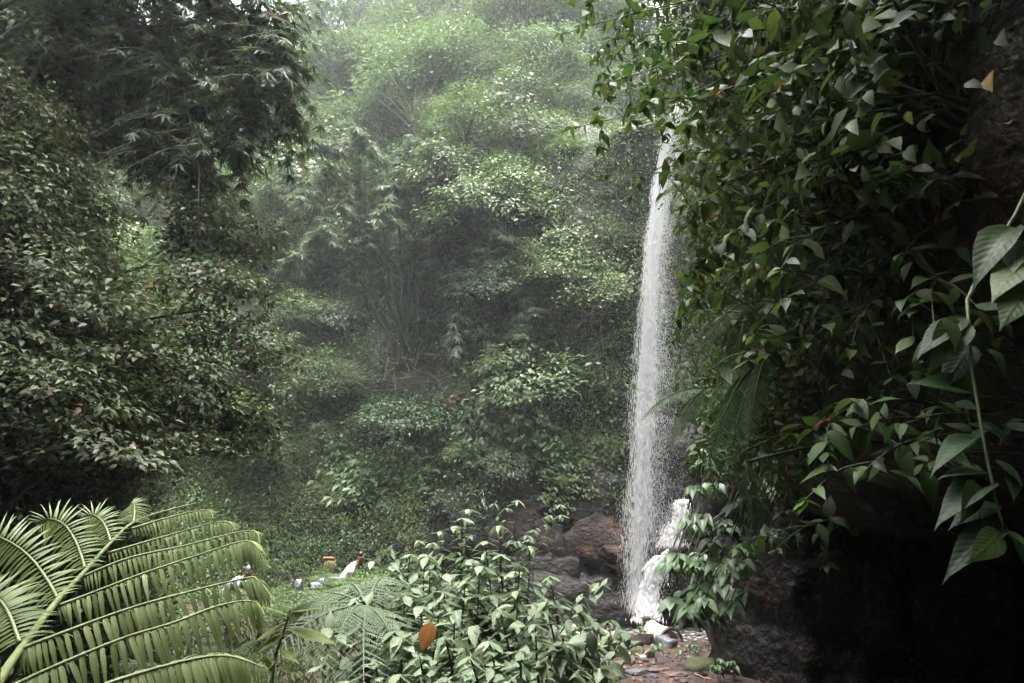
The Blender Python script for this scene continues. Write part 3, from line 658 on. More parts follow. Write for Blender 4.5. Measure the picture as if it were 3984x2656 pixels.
for u, v, s, k, lab in [(425, 85, 2.3, 'palebush', 'pale dry-looking tree with bare twigs in the upper middle'), (520, 55, 3.0, 'fartree', 'large pale tree with full crown right of the ridge trunks'),
                        (395, 55, 2.8, 'fartree2', 'broad layered tree in blue haze under the ridge'), (545, 95, 2.2, 'fartree', 'pale rounded tree just above the waterfall cliff'), (340, 105, 2, 'fartree2', 'dark tree beside the bamboo plume'),
                        (300, 345, 1.35, 'palebush', 'shrub with pale top leaves, left of the bamboo, upper of two'), (320, 420, 1.5, 'palebush', 'wide shrub with pale top leaves below the bamboo, lower of two'),
                        (275, 390, 1.3, 'shrub', 'green shrub behind the near left thicket'), (560, 305, 1.3, 'palebush', 'bright bush on the cliff between bamboo and waterfall'),
                        (590, 330, 1.3, 'palebush', 'bright bush hugging the left side of the waterfall'), (250, 215, 1.7, 'shrub', 'leafy shrub under the near bamboo tips'),
                        (620, 60, 2.3, 'fartree', 'hazy tree behind the overhanging branches above the waterfall')]:
    h = hit(u, v)
    if h: place(k, h[0], s, 'slope_tree', lab, 'tree', tilt=h[1] * .4)

# ------------------------------------------------------------------ waterfall
LIP = Vector((6.32, 20.6, 17.4)); VEL = Vector((-1.60, -.62, 0)); TT = math.sqrt(2 * 17.0 / 9.81)
def jet(t): return np.stack([LIP.x + VEL.x * t, LIP.y + VEL.y * t, LIP.z + .1 - 4.905 * t * t], -1)
def streaks(name, pos, ax, L, W, seed, parent, mat=None):
    g = np.random.default_rng(seed); n = len(pos)
    nr = np.array([0, -1., .2]) + unit_rand(g, n) * .6
    V, F, A = leaf_batch(T2, pos, ax, nr, L, W, g.random(n))
    return link(name, mesh_np(name, V, F, mat or M['fall'], A), parent)
wf = thing('waterfall', 'tall narrow white waterfall dropping down the cliff', 'waterfall', (3.4, 19.6, 0))
OFF = np.array([3.4, 19.6, 0])
g = np.random.default_rng(501)
def column(n, s0, s1, lmin, lmax, wd, seed, name, tpow=1.0, xb=0.0, t0=0, t1=1):
    g = np.random.default_rng(seed)
    t = TT * (t0 + (t1 - t0) * g.random(n) ** tpow)
    sg = s0 + (s1 - s0) * (t / TT) ** 1.3
    # pulses: bunches of denser water falling together
    ph = np.sin(t * 23 + np.sin(t * 7) * 2)
    ns = 60; sid = g.integers(0, ns, n); sx = g.normal(size=ns)[sid]; fz = g.random(ns)[sid] * 6.28; sp = .10 + .22 * g.random(ns)[sid]
    x = (sx + .22 * np.sin(t * 4 + fz) + g.normal(size=n) * sp * 1.3) * sg * (1 + .18 * ph) + xb * np.abs(g.normal(size=n)) * (t / TT)
    keep = np.sin(t * (9 + 6 * np.cos(fz)) + fz * 3) > -.55 + .9 * g.random(n) - .45
    t, x, sg = t[keep], x[keep], sg[keep]; n = len(t)
    pos = jet(t) - OFF; pos[:, 0] += x; pos[:, 1] += g.normal(size=n) * sg * .6
    ax = np.stack([VEL.x + x * .4, np.full(n, VEL.y), -9.81 * t - .5], -1)
    L = lmin + (lmax - lmin) * g.random(n); W = wd * (.5 + g.random(n))
    return streaks(name, pos, ax, L, W, seed, wf)
column(82000, .022, .165, .07, .24, .0095, 502, 'falling_column', .86)
column(60000, .028, .27, .03, .09, .0065, 503, 'loose_spray', .66, .35)
column(48000, .035, .5, .012, .04, .005, 504, 'fine_droplets', .7, .8)
for k, (dx, n) in enumerate([(.28, 900), (.46, 700), (.62, 900), (.15, 600)]):
    gk = np.random.default_rng(520 + k); z = 16.8 - gk.random(n) * (9 + k * 2)
    pos = np.stack([6.4 + dx + gk.normal(size=n) * .015 + .004 * (16 - z), np.full(n, 20.2) + gk.normal(size=n) * .02, z], -1) - OFF
    streaks('dripping_strand', pos, np.tile([0, 0, -1.], (n, 1)) + gk.normal(size=(n, 3)) * .02, .06 + .1 * gk.random(n), .010 + .006 * gk.random(n), 530 + k, wf)
def cascade(label, pts, n, w0, w1, seed):
    g = np.random.default_rng(seed); cur = np.array([tuple(p) for p in spline(pts, 60)])
    b0 = cur[-1].copy()
    root = thing('cascade', label, 'cascade', tuple(b0))
    x = g.random(n) ** .8 * 58.9; i0 = x.astype(int); f = (x - i0)[:, None]
    p = cur[i0] * (1 - f) + cur[i0 + 1] * f; tan = nrmz(cur[i0 + 1] - cur[i0])
    wd = w0 + (w1 - w0) * (x / 59)
    lane = np.round(g.normal(size=n) * 2.6) / 2.6 * .45 + g.normal(size=n) * .07 + .12 * np.sin(x * .25)
    p[:, 2] += np.where(x < 12, -np.abs(lane) * .5, 0)
    p[:, 0] += lane * wd; p[:, 1] -= .05 + np.abs(g.normal(size=n)) * .06
    ax = tan + g.normal(size=(n, 3)) * .12
    L = .05 + .14 * g.random(n)
    streaks('water_sheet', p - b0, ax, L, .008 + .012 * g.random(n), seed + 1, root)
cascade('white side cascade running over dark rock right of the waterfall', [P(683, 497, 19.3), P(681, 503, 19.0), P(676, 525, 18.9), P(668, 545, 18.8)], 1900, .10, .42, 541)
cascade('bright lower cascade fanning out at the foot of the waterfall', [P(668, 548, 18.8), P(658, 557, 18.6), P(652, 570, 18.5), P(648, 596, 18.45), P(645, 619, 18.3)], 7000, .06, .34, 551)
cascade('thin far trickle over dark rock behind the leafy bush', [P(481, 480, 19.6), P(484, 492, 19.5), P(485, 506, 19.4)], 12, .04, .1, 561)

# pool and stream
def sheet(name, outline, z, mat, label):
    c = np.mean(outline, 0); V = [(c[0], c[1], z)]; n = len(outline); rings = 10
    for r in range(1, rings + 1):
        for x, y in outline: V.append((c[0] + (x - c[0]) * r / rings, c[1] + (y - c[1]) * r / rings, z + .012 * math.sin(x * 9 + y * 7 + r)))
    F4 = [(1 + (r - 1) * n + k, 1 + r * n + k, 1 + r * n + (k + 1) % n, 1 + (r - 1) * n + (k + 1) % n) for r in range(1, rings) for k in range(n)]
    F3 = [(0, 1 + k, 1 + (k + 1) % n) for k in range(n)]
    o = link(name, mesh_np(name, np.array(V), [np.array(F3), np.array(F4)], mat, None, True)); return tag(o, label, None, None, 'structure')
sheet('stream', np.array([(4.1 + 2.15 * math.cos(a) * (1 + .06 * math.sin(3 * a)), 18.1 + 2.6 * math.sin(a)) for a in np.linspace(0, 2 * math.pi, 61)[:-1]]), -.06, M['stream'], 'shallow brown pool and stream at the foot of the waterfall')

# ------------------------------------------------------------------ rocks and driftwood
def rock_mesh(seed, mat, sub=3, rough=.35):
    import bmesh
    bm = bmesh.new(); bmesh.ops.create_icosphere(bm, subdivisions=sub, radius=1)
    o = Vector((seed * 3.1, seed * 1.7, seed * .7))
    for v in bm.verts:
        p = v.co.copy(); c = noise.cell_vector(p * 1.1 + o)
        d = noise.noise(p * 1.1 + o) * rough * 1.3 + (.5 - abs(noise.noise(p * 2.3 + o))) * rough * .7 - rough * .3 + noise.noise(p * 6 + o) * rough * .22 + noise.noise(p * 13 + o) * rough * .12
        v.co = p * (1 + d); v.co.z *= .85
        for ax in range(3):                                 # flatten facets
            lim = .72 + .2 * noise.noise(Vector((seed, ax, 3.3)))
            if abs(v.co[ax]) > lim: v.co[ax] = math.copysign(lim + (abs(v.co[ax]) - lim) * .35, v.co[ax])
    me = bpy.data.meshes.new('rock'); bm.to_mesh(me); bm.free()
    for p in me.polygons: p.use_smooth = True
    me.materials.append(mat); return me
def rock(u, v, sx, sy, sz, matk, label, seed, name='rock', cat='rock', group=None, Y=None, lift=.45, rz=0):
    p = floor_hit(u, v) if Y is None else P(u, v, Y)
    o = link(name, rock_mesh(seed, M[matk], 3 if max(sx, sz) < .8 else 5), None, p + Vector((0, 0, sz * lift)))
    o.scale = (sx, sy, sz); o.rotation_euler = (0, 0, rz); return tag(o, label, cat, group)
rock(585, 619, 2.2, 1.3, 1.35, 'rock', 'big rounded dark boulder at the cliff foot left of the waterfall', 3, 'boulder', 'boulder', Y=20.9, lift=.35)
rock(530, 575, 2.0, 1.1, 1.6, 'rock', 'dark rock shelf behind the leafy bush', 5, 'boulder', 'boulder', Y=21.1, lift=0)
rock(605, 545, 1.8, 1.1, 1.25, 'redrock', 'rusty orange-brown ledge beside the waterfall', 8, 'boulder', 'boulder', Y=21.3, lift=0)
rock(575, 505, 2.1, 1.1, 1.5, 'rock', 'dark wet bulge of rock under the climbers', 10, 'boulder', 'boulder', Y=21.6, lift=0)
rock(640, 560, 1.5, .9, .8, 'redrock', 'red-brown wet step behind the lower cascade', 11, 'boulder', 'boulder', Y=20.4, lift=0)
rock(676, 470, 1.7, 1.0, 2.0, 'rock', 'dark wet rock bulge right of the waterfall', 13, 'boulder', 'boulder', Y=20.6, lift=0)
rock(683, 560, 1.5, .9, 1.8, 'rock', 'dark wet rock under the side cascade', 17, 'boulder', 'boulder', Y=20.0, lift=0)
def z6(x, y): return (2150 + x / 3.36) / 3.8906, (2330 + y / 3.36) / 3.8906
for x, y, sx, sz, mk, lab, sd_ in [(1500, 640, .24, .2, 'greystone', 'smooth dark grey boulder beside the pale log', 21), (1010, 690, .34, .26, 'redrock', 'orange-brown boulder in the middle of the rubble', 22),
        (1125, 765, .20, .17, 'moss', 'mossy brown stone in front of the orange-brown boulder', 23), (1280, 770, .11, .12, 'rock', 'small black stone right of the mossy stone', 24), (1010, 850, .13, .10, 'stone', 'round brown stone alone on the mud', 25),
        (1090, 980, .19, .07, 'greystone', 'flat grey slab on the path', 26), (1320, 965, .22, .07, 'stone', 'flat brown stone half buried in the path', 27), (1930, 930, .32, .16, 'moss', 'low mossy mound at the edge of the dark cliff', 28),
        (640, 600, .26, .16, 'stone', 'brown stone left of the orange-brown boulder', 29), (860, 640, .24, .20, 'moss', 'brown stone with green moss behind the mud', 30), (710, 480, .18, .17, 'stone', 'dark brown rock by the white root', 31),
        (1650, 410, .13, .11, 'greystone', 'dark stone standing in the pool', 32), (540, 370, .22, .10, 'stone', 'flat reddish stone among the thin logs', 33), (820, 440, .16, .16, 'rock', 'black stone under the weeds', 34),
        (1200, 600, .28, .2, 'rock', 'dark rock below the upright snag', 35), (300, 395, .14, .10, 'driftwood', 'pale stone at the left end of the thin logs', 36), (760, 1050, .16, .06, 'stone', 'flat stone at the bottom edge of the path', 37), (1600, 1010, .2, .06, 'stone', 'flat stone on the path near the mossy mound', 38)]:
    rock(*z6(x, y), sx, sx * .85, sz, mk, lab, sd_, 'stone', 'stone', lift=.3, rz=sd_)
gq = random.Random(9)
for k in range(60):
    u, v = gq.uniform(560, 720), 628 + gq.random() * 62
    if u < 585 and v > 650: continue
    s = gq.uniform(.03, .085)
    rock(u, v, s * 1.3, s, s * .7, gq.choice(['stone', 'stone', 'greystone', 'redrock']), 'small rounded stone strewn over the muddy path', 50 + k % 6, 'pebble', 'stone', 'small stones on the path', lift=.25, rz=k)
def log(label, pix, r, matk, seed, name='log', cat='log', up=0.0, taper=.7, Ys=None, knots=2):
    g = random.Random(seed)
    ps = [(floor_hit(*z6(*p)) if Ys is None else P(*z6(*p), Ys[i])) + Vector((0, 0, r * .8 + up)) for i, p in enumerate(pix)]
    b0 = ps[0].copy(); cur = [p - b0 for p in spline(ps, 18)]
    cur = [p + Vector(noise.noise_vector((p + b0) * 3)) * r * .5 for p in cur]
    rad = np.array([r * (1 - (1 - taper) * i / 17) * g.uniform(.85, 1.12) for i in range(18)])
    b = MB(); V, F = tube(cur, rad, 10); V = V + np.array([tuple(noise.noise_vector(Vector(p) * 7) * r * .3) for p in V]); b.add(V, F)
    t = thing(name, label, cat, b0)
    link('bole', b.mesh('bole', M[matk], True), t)
    for k in range(knots):
        i = g.randrange(4, 15); d = Vector((g.uniform(-1, 1), g.uniform(-1, .2), g.uniform(.3, 1))).normalized()
        bb = MB(); bb.add(*tube([cur[i], cur[i] + d * r * 1.6, cur[i] + d * r * 2.4], [r * .3, r * .2, r * .08], 6)); link('branch_stub', bb.mesh('branch_stub', M[matk], True), t)
log('thin pale bent branch lying furthest back in the rubble', [(230, 300), (400, 275), (560, 270), (860, 270)], .045, 'driftwood', 1)
log('thin pale branch just in front of the bent one', [(110, 305), (290, 325), (480, 320), (640, 305)], .05, 'driftwood', 2)
log('short brown log with pale top at the left of the rubble', [(150, 440), (280, 430), (385, 450)], .10, 'driftwood', 3)
log('dark wet log lying across the middle of the rubble', [(390, 470), (520, 475), (665, 460)], .14, 'wetwood', 4)
log('white barkless log in the rubble', [(250, 545), (420, 545), (560, 535), (675, 545)], .085, 'driftwood', 5)
log('thick brown log half sunk in front of the rubble', [(470, 640), (620, 660), (770, 690)], .16, 'wetwood', 6)
log('pale branching root in front of the weeds', [(690, 545), (760, 500), (830, 450), (850, 440)], .05, 'driftwood', 7, knots=4)
log('upright dark broken snag by the big pale log', [(1270, 470), (1215, 380), (1175, 265)], .05, 'wetwood', 8, Ys=[16.6, 16.7, 16.8])
log('dark branch leaning over the big pale log', [(1200, 300), (1280, 290), (1380, 330)], .06, 'wetwood', 9, Ys=[16.7, 16.6, 16.4])
log('pale stick lying in front of the orange-brown boulder', [(690, 790), (830, 760), (960, 740)], .05, 'driftwood', 10)
log('pale splintered wood at the front of the rubble', [(990, 770), (1090, 790), (1210, 800)], .055, 'driftwood', 11, knots=3)
log('pale twisted root dangling beside the grey boulder', [(1340, 440), (1330, 540), (1350, 640)], .04, 'driftwood', 12, Ys=[16.1, 16.0, 15.9], knots=4)
log('thin brown stick on the path', [(1040, 1010), (1110, 1005), (1190, 985)], .02, 'wetwood', 13, knots=1)
log('thin brown stick at the bottom right of the path', [(1860, 1010), (1930, 1030), (2010, 1065)], .018, 'twig', 14, knots=1)
log('brown log beside the stream edge', [(380, 360), (460, 385), (560, 395)], .07, 'wetwood', 15)
gs = random.Random(15)
for k in range(16):
    x, y = gs.uniform(150, 1150), gs.uniform(290, 760); dx = gs.uniform(60, 190) * gs.choice([-1, 1]); dy = gs.uniform(-25, 25)
    log('pale driftwood stick lying loose in the rubble', [(x, y), (x + dx * .5, y + dy + gs.uniform(-10, 10)), (x + dx, y + dy)], gs.uniform(.02, .05), 'driftwood', 60 + k, 'driftwood_stick', 'stick', up=gs.uniform(0, .06), knots=1)
    bpy.data.objects[-1 if False else ('driftwood_stick' if k == 0 else 'driftwood_stick.%03d' % k)]['group'] = 'loose driftwood sticks in the rubble'
# big hollow pale log: a thick bark shell
def shell_log():
    p0 = P(*z6(1300, 390), 16.4); p1 = P(*z6(1530, 500), 16.0)
    t = thing('hollow_log', 'big pale hollow log with curved barkless shell beside the pool', 'log', p0)
    b = MB(); n, m = 16, 14; axv = (p1 - p0); s = axv.normalized(); upv = Vector((0, 0, 1)); bk = s.cross(upv).normalized()
    V = []
    for lay in (0, 1):
        for i in range(n):
            f = i / (n - 1)
            for k in range(m):
                a = math.pi * (-.12 + 1.05 * k / (m - 1)); r = (.34 - .05 * lay) * (1 + .06 * math.sin(f * 7 + k) - .1 * f)
                V.append(tuple(axv * f * 1.05 + bk * (r * math.cos(a)) + upv * (r * math.sin(a) * .85 - .12)))
    F = []
    for lay in (0, 1):
        o = lay * n * m
        for i in range(n - 1):
            for k in range(m - 1): F.append((o + i * m + k, o + i * m + k + 1, o + (i + 1) * m + k + 1, o + (i + 1) * m + k))
    for i in range(n - 1):
        for k in (0, m - 1): F.append((i * m + k, (i + 1) * m + k, n * m + (i + 1) * m + k, n * m + i * m + k))
    for k in range(m - 1):
        for i in (0, n - 1): F.append((i * m + k, i * m + k + 1, n * m + i * m + k + 1, n * m + i * m + k))
    b.add(V, [np.array(F)]); link('shell', b.mesh('shell', M['driftwood'], True), t)
    b = MB()
    ring = [tuple(axv * 1.06 + bk * (.36 * math.cos(a)) + upv * (.36 * math.sin(a) * .85 - .12)) for a in np.linspace(-.4, 3.5, 14)]
    b.add(*tube(ring, .035, 6)); link('bark_rim', b.mesh('bark_rim', M['wetwood'], True), t)
shell_log()

# ------------------------------------------------------------------ foreground plants whose leaves are single parts
def leaf_meshes(T, asp, matk, rnds=(.08, .25, .4, .55, .7, .85)):
    TV, TF = T; V = TV.copy(); V[:, 1] *= asp
    out = []
    for r in rnds:
        A = np.stack([TV[:, 0], TV[:, 1] * 2, np.full(len(TV), r)], 1)
        out.append(mesh_np('leaf', V, TF, M[matk], A, True))
    return out
LM = {'herb': leaf_meshes(TB, .46, 'herb') + leaf_meshes(TB3, .44, 'herb') + leaf_meshes(TB3, .5, 'herb', (.3, .6)) + leaf_meshes(TB2, .46, 'herb', (.2, .8)),
      'glossy': leaf_meshes(TB, .45, 'glossy') + leaf_meshes(TB2, .5, 'glossy') + leaf_meshes(TB3, .42, 'glossy'),
      'aroid': leaf_meshes(TB, .42, 'aroid') + leaf_meshes(TB2, .46, 'aroid'),
      'lance': leaf_meshes(TB3, .24, 'herb') + leaf_meshes(TB, .22, 'herb')}
LM['vine'] = leaf_meshes(TB, .42, 'vine') + leaf_meshes(TB2, .44, 'vine')
LDEAD = {'glossy': leaf_meshes(TB2, .5, 'glossy', (.965, 1.0)), 'herb': leaf_meshes(TB2, .5, 'herb', (1.0,))}
def leafobj(parent, pos, ax, nr, L, meshes, name='leaf'):
    ax = Vector(ax).normalized(); sdv = Vector(nr).cross(ax)
    if sdv.length < 1e-3: sdv = Vector((1, 0, 0)).cross(ax)
    sdv.normalize(); n2 = ax.cross(sdv)
    o = link(name, meshes[rng.randrange(len(meshes))], parent)
    m = Matrix((ax, sdv, n2)).transposed().to_4x4()
    o.matrix_local = Matrix.Translation(pos) @ m @ Matrix.Diagonal((L, L * rng.uniform(.85, 1.15), L, 1))
    return o
def leafy_stem(root, pts, r, key, n, L, t0=.15, opposite=True, droop=.45, out=1.0, stemk='stem', dead=.0, tipn=3, up=1.0, name='stem'):
    cur = spline(pts, 16); b = MB(); b.add(*tube(cur, np.linspace(r, r * .35, 16), 6))
    link(name, b.mesh(name, M[stemk], True), root)
    ang = rng.uniform(0, 3.14)
    for i in range(n):
        t = t0 + (1 - t0) * (i + .5) / n; x = t * 15; k = min(int(x), 14)
        p = cur[k].lerp(cur[k + 1], x - k); tan = (cur[k + 1] - cur[k]).normalized()
        a = tan.cross(Vector((0, 0, 1)));  a = a.normalized() if a.length > .2 else Vector((1, 0, 0)); c = tan.cross(a)
        ang += 1.45 if opposite else 2.4
        for q in ((0, math.pi) if opposite else (0,)):
            d = (a * math.cos(ang + q) + c * math.sin(ang + q)) * out + tan * .35 + Vector((0, 0, -droop * rng.uniform(.1, 1.6))) + Vector([rng.uniform(-.4, .4) for _ in range(3)])
            nr = Vector((0, 0, up)) + tan * .5 + Vector([rng.uniform(-.35, .35) for _ in range(3)])
            mm = LDEAD[key] if (dead and rng.random() < dead * .15) else LM[key]
            leafobj(root, p, d, nr, L * rng.uniform(.6, 1.15) * (1 - .35 * max(0, t - .75) / .25), mm)
    for i in range(tipn):
        a = ang + i * 6.283 / tipn
        leafobj(root, cur[-1], Vector((math.cos(a), math.sin(a), -.25 - .3 * rng.random())), Vector((0, 0, 1)) + Vector([rng.uniform(-.3, .3) for _ in range(3)]), L * rng.uniform(.5, .85), LM[key])

# pale leafy herbs in the middle
HERB = [  # top (u, v), depth, extra side stems, label
    (468, 503, 6.6, 'tallest pale leafy herb with drooping broad leaves, at the top of the bush'), (500, 520, 6.2, 'pale leafy herb just right of the tallest one'),
    (440, 525, 6.4, 'pale leafy herb left of the tallest one'), (520, 560, 5.6, 'pale leafy herb leaning right towards the rocks'),
    (480, 560, 5.4, 'pale leafy herb in the middle of the bush with dark crossing stems'), (430, 565, 5.6, 'pale leafy herb in the left half of the bush'),
    (545, 592, 5.2, 'pale leafy herb at the right edge of the bush'), (500, 605, 4.8, 'pale leafy herb in the lower middle of the bush'),
    (455, 605, 4.7, 'pale leafy herb low in the bush near the rusty dead leaf'), (405, 590, 5.4, 'pale leafy herb beside the feathery fern'),
    (520, 645, 4.2, 'pale leafy herb at the bottom of the bush, right of centre'),
    (470, 650, 4.0, 'pale leafy herb with large leaves at the bottom edge'), (420, 650, 4.1, 'pale leafy herb at the bottom left of the bush'),
    (375, 655, 4.4, 'low pale leafy herb at the bottom beside the fern trunk'), (390, 560, 7.4, 'far pale leafy herb behind the fern'),
    (420, 535, 7.6, 'far pale leafy herb sloping down to the left'), (345, 675, 3.9, 'low pale leafy herb in the bottom left corner of the bush'),
    (550, 570, 5.9, 'pale leafy herb on the upper right flank'),
    (462, 512, 6.3, 'pale leafy herb in front of the tallest one'), (425, 548, 6.0, 'pale leafy herb on the upper left flank'), (500, 548, 5.7, 'pale leafy herb in the upper right of the bush'), (465, 575, 5.2, 'pale leafy herb at the heart of the bush'), (515, 585, 5.1, 'pale leafy herb right of the heart of the bush'), (420, 600, 4.9, 'pale leafy herb left of the heart of the bush'),
    (475, 620, 4.5, 'pale leafy herb below the heart of the bush'), (540, 655, 4.2, 'pale leafy herb in the bottom right corner of the bush'), (400, 668, 4.0, 'pale leafy herb near the fern trunk at the bottom'), (448, 672, 3.9, 'pale leafy herb cut by the bottom edge, left'), (505, 675, 3.9, 'pale leafy herb cut by the bottom edge, right'),
    (455, 520, 7.0, 'pale leafy herb behind the left shoulder of the tallest one'), (485, 535, 5.9, 'pale leafy herb just under the tallest one'), (410, 548, 6.6, 'pale leafy herb on the left slope of the bush'), (530, 540, 6.4, 'pale leafy herb at the upper right of the bush'),
    (440, 585, 5.0, 'pale leafy herb in the centre left of the bush'), (535, 618, 4.7, 'pale leafy herb on the right flank of the bush'), (395, 625, 4.7, 'pale leafy herb in front of the feathery fern'), (490, 635, 4.3, 'pale leafy herb in the bottom centre'), (445, 630, 4.3, 'pale leafy herb above the bottom edge, left of centre'), 
    (365, 575, 8.5, 'far pale leafy herb near the man in the white shirt')]
for i, (u, v, Y, lab) in enumerate(HERB):
    top = P(u, v + 6, Y); bx, by = top.x + rng.uniform(-.25, .25) + .12, top.y + rng.uniform(-.2, .3)
    base = Vector((bx, by, gz(bx, by) - .02))
    t = thing('leafy_herb', lab, 'plant', base, 'pale leafy herbs in the middle')
    tp = top - base
    L = .185
    leafy_stem(t, [(0, 0, 0), tp * .35 + Vector((rng.uniform(-.1, .1), rng.uniform(-.1, .1), 0)), tp * .7, tp], .014, 'herb', 17, L, .2, tipn=4, droop=.4)
    for k in range(4):
        e = Vector((tp.x + rng.uniform(-.6, .6), tp.y + rng.uniform(-.5, .4), tp.z * rng.uniform(.62, .93)))
        j = tp * rng.uniform(.2, .45)
        leafy_stem(t, [j, j.lerp(e, .5) + Vector((0, 0, .08)), e], .009, 'herb', 11, L, .2, tipn=3, droop=.4, name='side_stem')
# orange-brown dead leaf caught in the herbs
dl = thing('dead_leaf', 'rusty orange dead leaf caught among the pale herbs', 'leaf', P(432, 622, 4.2))
leafobj(dl, Vector((0, 0, 0)), Vector((-.35, -.1, -1)), Vector((.2, -1, .3)), .17, leaf_meshes(TB3, .6, 'litter', (1.0,)), 'blade')
# narrow-leaved bush top
for i, (u, v, Y, lab) in enumerate([(517, 500, 7.0, 'narrow-leaved pale shrub tip standing above the herbs'), (507, 508, 7.2, 'narrow-leaved pale shrub tip, lower left of the two')]):
    top = P(u, v, Y); base = Vector((top.x - .2, top.y + .1, gz(top.x, top.y)))
    t = thing('narrow_leaved_shrub', lab, 'shrub', base); tp = top - base
    leafy_stem(t, [(0, 0, 0), tp * .5, tp], .012, 'lance', 8, .17, .55, False, .3, tipn=6)
    for k in range(4):
        e = tp + Vector((rng.uniform(-.3, .45), rng.uniform(-.2, .2), rng.uniform(-.35, .02))); leafy_stem(t, [tp * .6, e], .007, 'lance', 6, .16, .5, False, .3, tipn=6, name='side_stem')

# near right: branches reaching over from the shaded cliff, one leaf at a time
BR = [  # path (u, v, depth)..., leaf length, leaf count, label
    ([(770, 20, 4.6), (705, 48, 4.3), (650, 70, 4.1), (600, 85, 4.0)], .12, 10, 'thin branch with sparse leaves reaching furthest left at the top'),
    ([(760, 60, 4.8), (700, 90, 4.5), (640, 112, 4.3), (572, 128, 4.2)], .12, 11, 'leafy branch ending in bright leaves left of the waterfall top'),
    ([(740, -10, 4.5), (670, 5, 4.3), (610, 20, 4.2), (560, 35, 4.2)], .11, 12, 'dim branch along the top edge'),
    ([(780, 90, 4.4), (720, 100, 4.1), (675, 98, 3.9), (648, 102, 3.8)], .12, 8, 'branch with a pale curled leaf crossing the waterfall lip'),
    ([(800, 30, 3.6), (760, 30, 3.4), (715, 40, 3.3), (690, 62, 3.2)], .14, 9, 'bright leafy branch at upper centre right'),
    ([(810, 60, 3.8), (765, 80, 3.5), (720, 92, 3.4), (700, 125, 3.3)], .13, 10, 'branch with long hanging leaves right of the waterfall lip'),
    ([(830, 0, 3.2), (800, 10, 3.1), (770, 5, 3.0), (735, -8, 2.9)], .17, 6, 'branch of big dim leaves cut by the top edge'),
    ([(860, 70, 3.6), (810, 95, 3.4), (760, 120, 3.3), (722, 150, 3.2)], .12, 11, 'branch with a yellow leaf in the upper right'),
    ([(880, 120, 3.6), (820, 140, 3.4), (770, 160, 3.3), (720, 190, 3.2)], .12, 11, 'branch hanging over the upper right wall of leaves'),
    ([(870, 170, 3.5), (820, 190, 3.3), (770, 205, 3.2), (735, 232, 3.1)], .125, 10, 'glossy branch at mid height right of the waterfall'),
    ([(900, 60, 3.3), (860, 80, 3.2), (830, 90, 3.1), (790, 80, 3.0)], .12, 9, 'shaded branch in the upper right'),
    ([(930, 40, 3.2), (900, 40, 3.1), (870, 30, 3.0), (840, 40, 2.9)], .12, 8, 'dark branch near the upper right corner'),
    ([(920, 110, 3.2), (880, 105, 3.0), (850, 110, 2.9), (815, 130, 2.85)], .12, 9, 'dark branch under the upper right corner'),
    ([(960, 120, 3.0), (930, 118, 2.9), (900, 130, 2.8), (870, 150, 2.75)], .13, 8, 'dark glossy branch at right with a reddish leaf'),
    ([(900, 220, 3.2), (860, 218, 3.0), (830, 225, 2.9), (795, 245, 2.8)], .14, 8, 'wet glossy branch with big leaves right of centre'),
    ([(960, 190, 2.9), (930, 190, 2.8), (905, 180, 2.7), (870, 200, 2.7)], .13, 8, 'wet glossy branch further right with arched leaves'),
    ([(880, 270, 3.2), (850, 275, 3.0), (820, 280, 2.9), (785, 300, 2.8)], .12, 9, 'small-leaved glossy branch in the right middle'),
    ([(900, 300, 3.0), (875, 300, 2.9), (860, 320, 2.85), (850, 350, 2.8)], .10, 10, 'bright green sprig with a red leaf'),
    ([(830, 330, 3.6), (800, 338, 3.4), (775, 345, 3.3), (748, 360, 3.2)], .13, 7, 'branch with a pale drooping leaf cluster above the fern'),
    ([(760, 250, 4.6), (730, 280, 4.4), (705, 296, 4.3), (688, 300, 4.2)], .13, 7, 'twig with a big brown hanging leaf near the waterfall'),
    ([(900, 400, 3.0), (870, 400, 2.9), (845, 410, 2.85), (815, 430, 2.8)], .13, 8, 'dim branch above the dark hollow'),
    ([(950, 440, 2.8), (915, 440, 2.7), (890, 450, 2.65), (865, 470, 2.6)], .13, 6, 'dim three-leaf twig over the dark hollow'),
    ([(860, 520, 4.0), (830, 520, 3.8), (800, 530, 3.7), (775, 550, 3.6)], .10, 8, 'small pale twig hanging into the dark hollow'),
    ([(960, 270, 2.6), (940, 275, 2.5), (925, 285, 2.45), (905, 300, 2.4)], .12, 5, 'wet twig with three drooping leaves at right'),
    ([(720, 130, 5.2), (690, 150, 5.0), (665, 165, 4.9), (640, 178, 4.9)], .10, 8, 'thin twig hanging across the upper waterfall'),
    ([(770, 150, 4.0), (735, 175, 3.8), (705, 200, 3.7), (688, 225, 3.7)], .12, 10, 'branch with narrow dark leaves beside the bright climber'),
    ([(790, 200, 4.2), (750, 225, 4.0), (715, 250, 3.9), (695, 270, 3.9)], .12, 10, 'leafy branch above the twig with the brown leaf'),
    ([(840, 300, 3.8), (800, 300, 3.6), (765, 305, 3.5), (735, 320, 3.4)], .12, 9, 'leafy branch just above the sword fern'),
    ([(980, 20, 2.8), (950, 15, 2.7), (925, 25, 2.65), (895, 40, 2.6)], .12, 7, 'nearly black branch in the top right corner'),
    ([(1000, 160, 2.7), (980, 155, 2.6), (960, 165, 2.55), (940, 180, 2.5)], .12, 6, 'nearly black twig at the right edge, upper part')]
gb = random.Random(31)
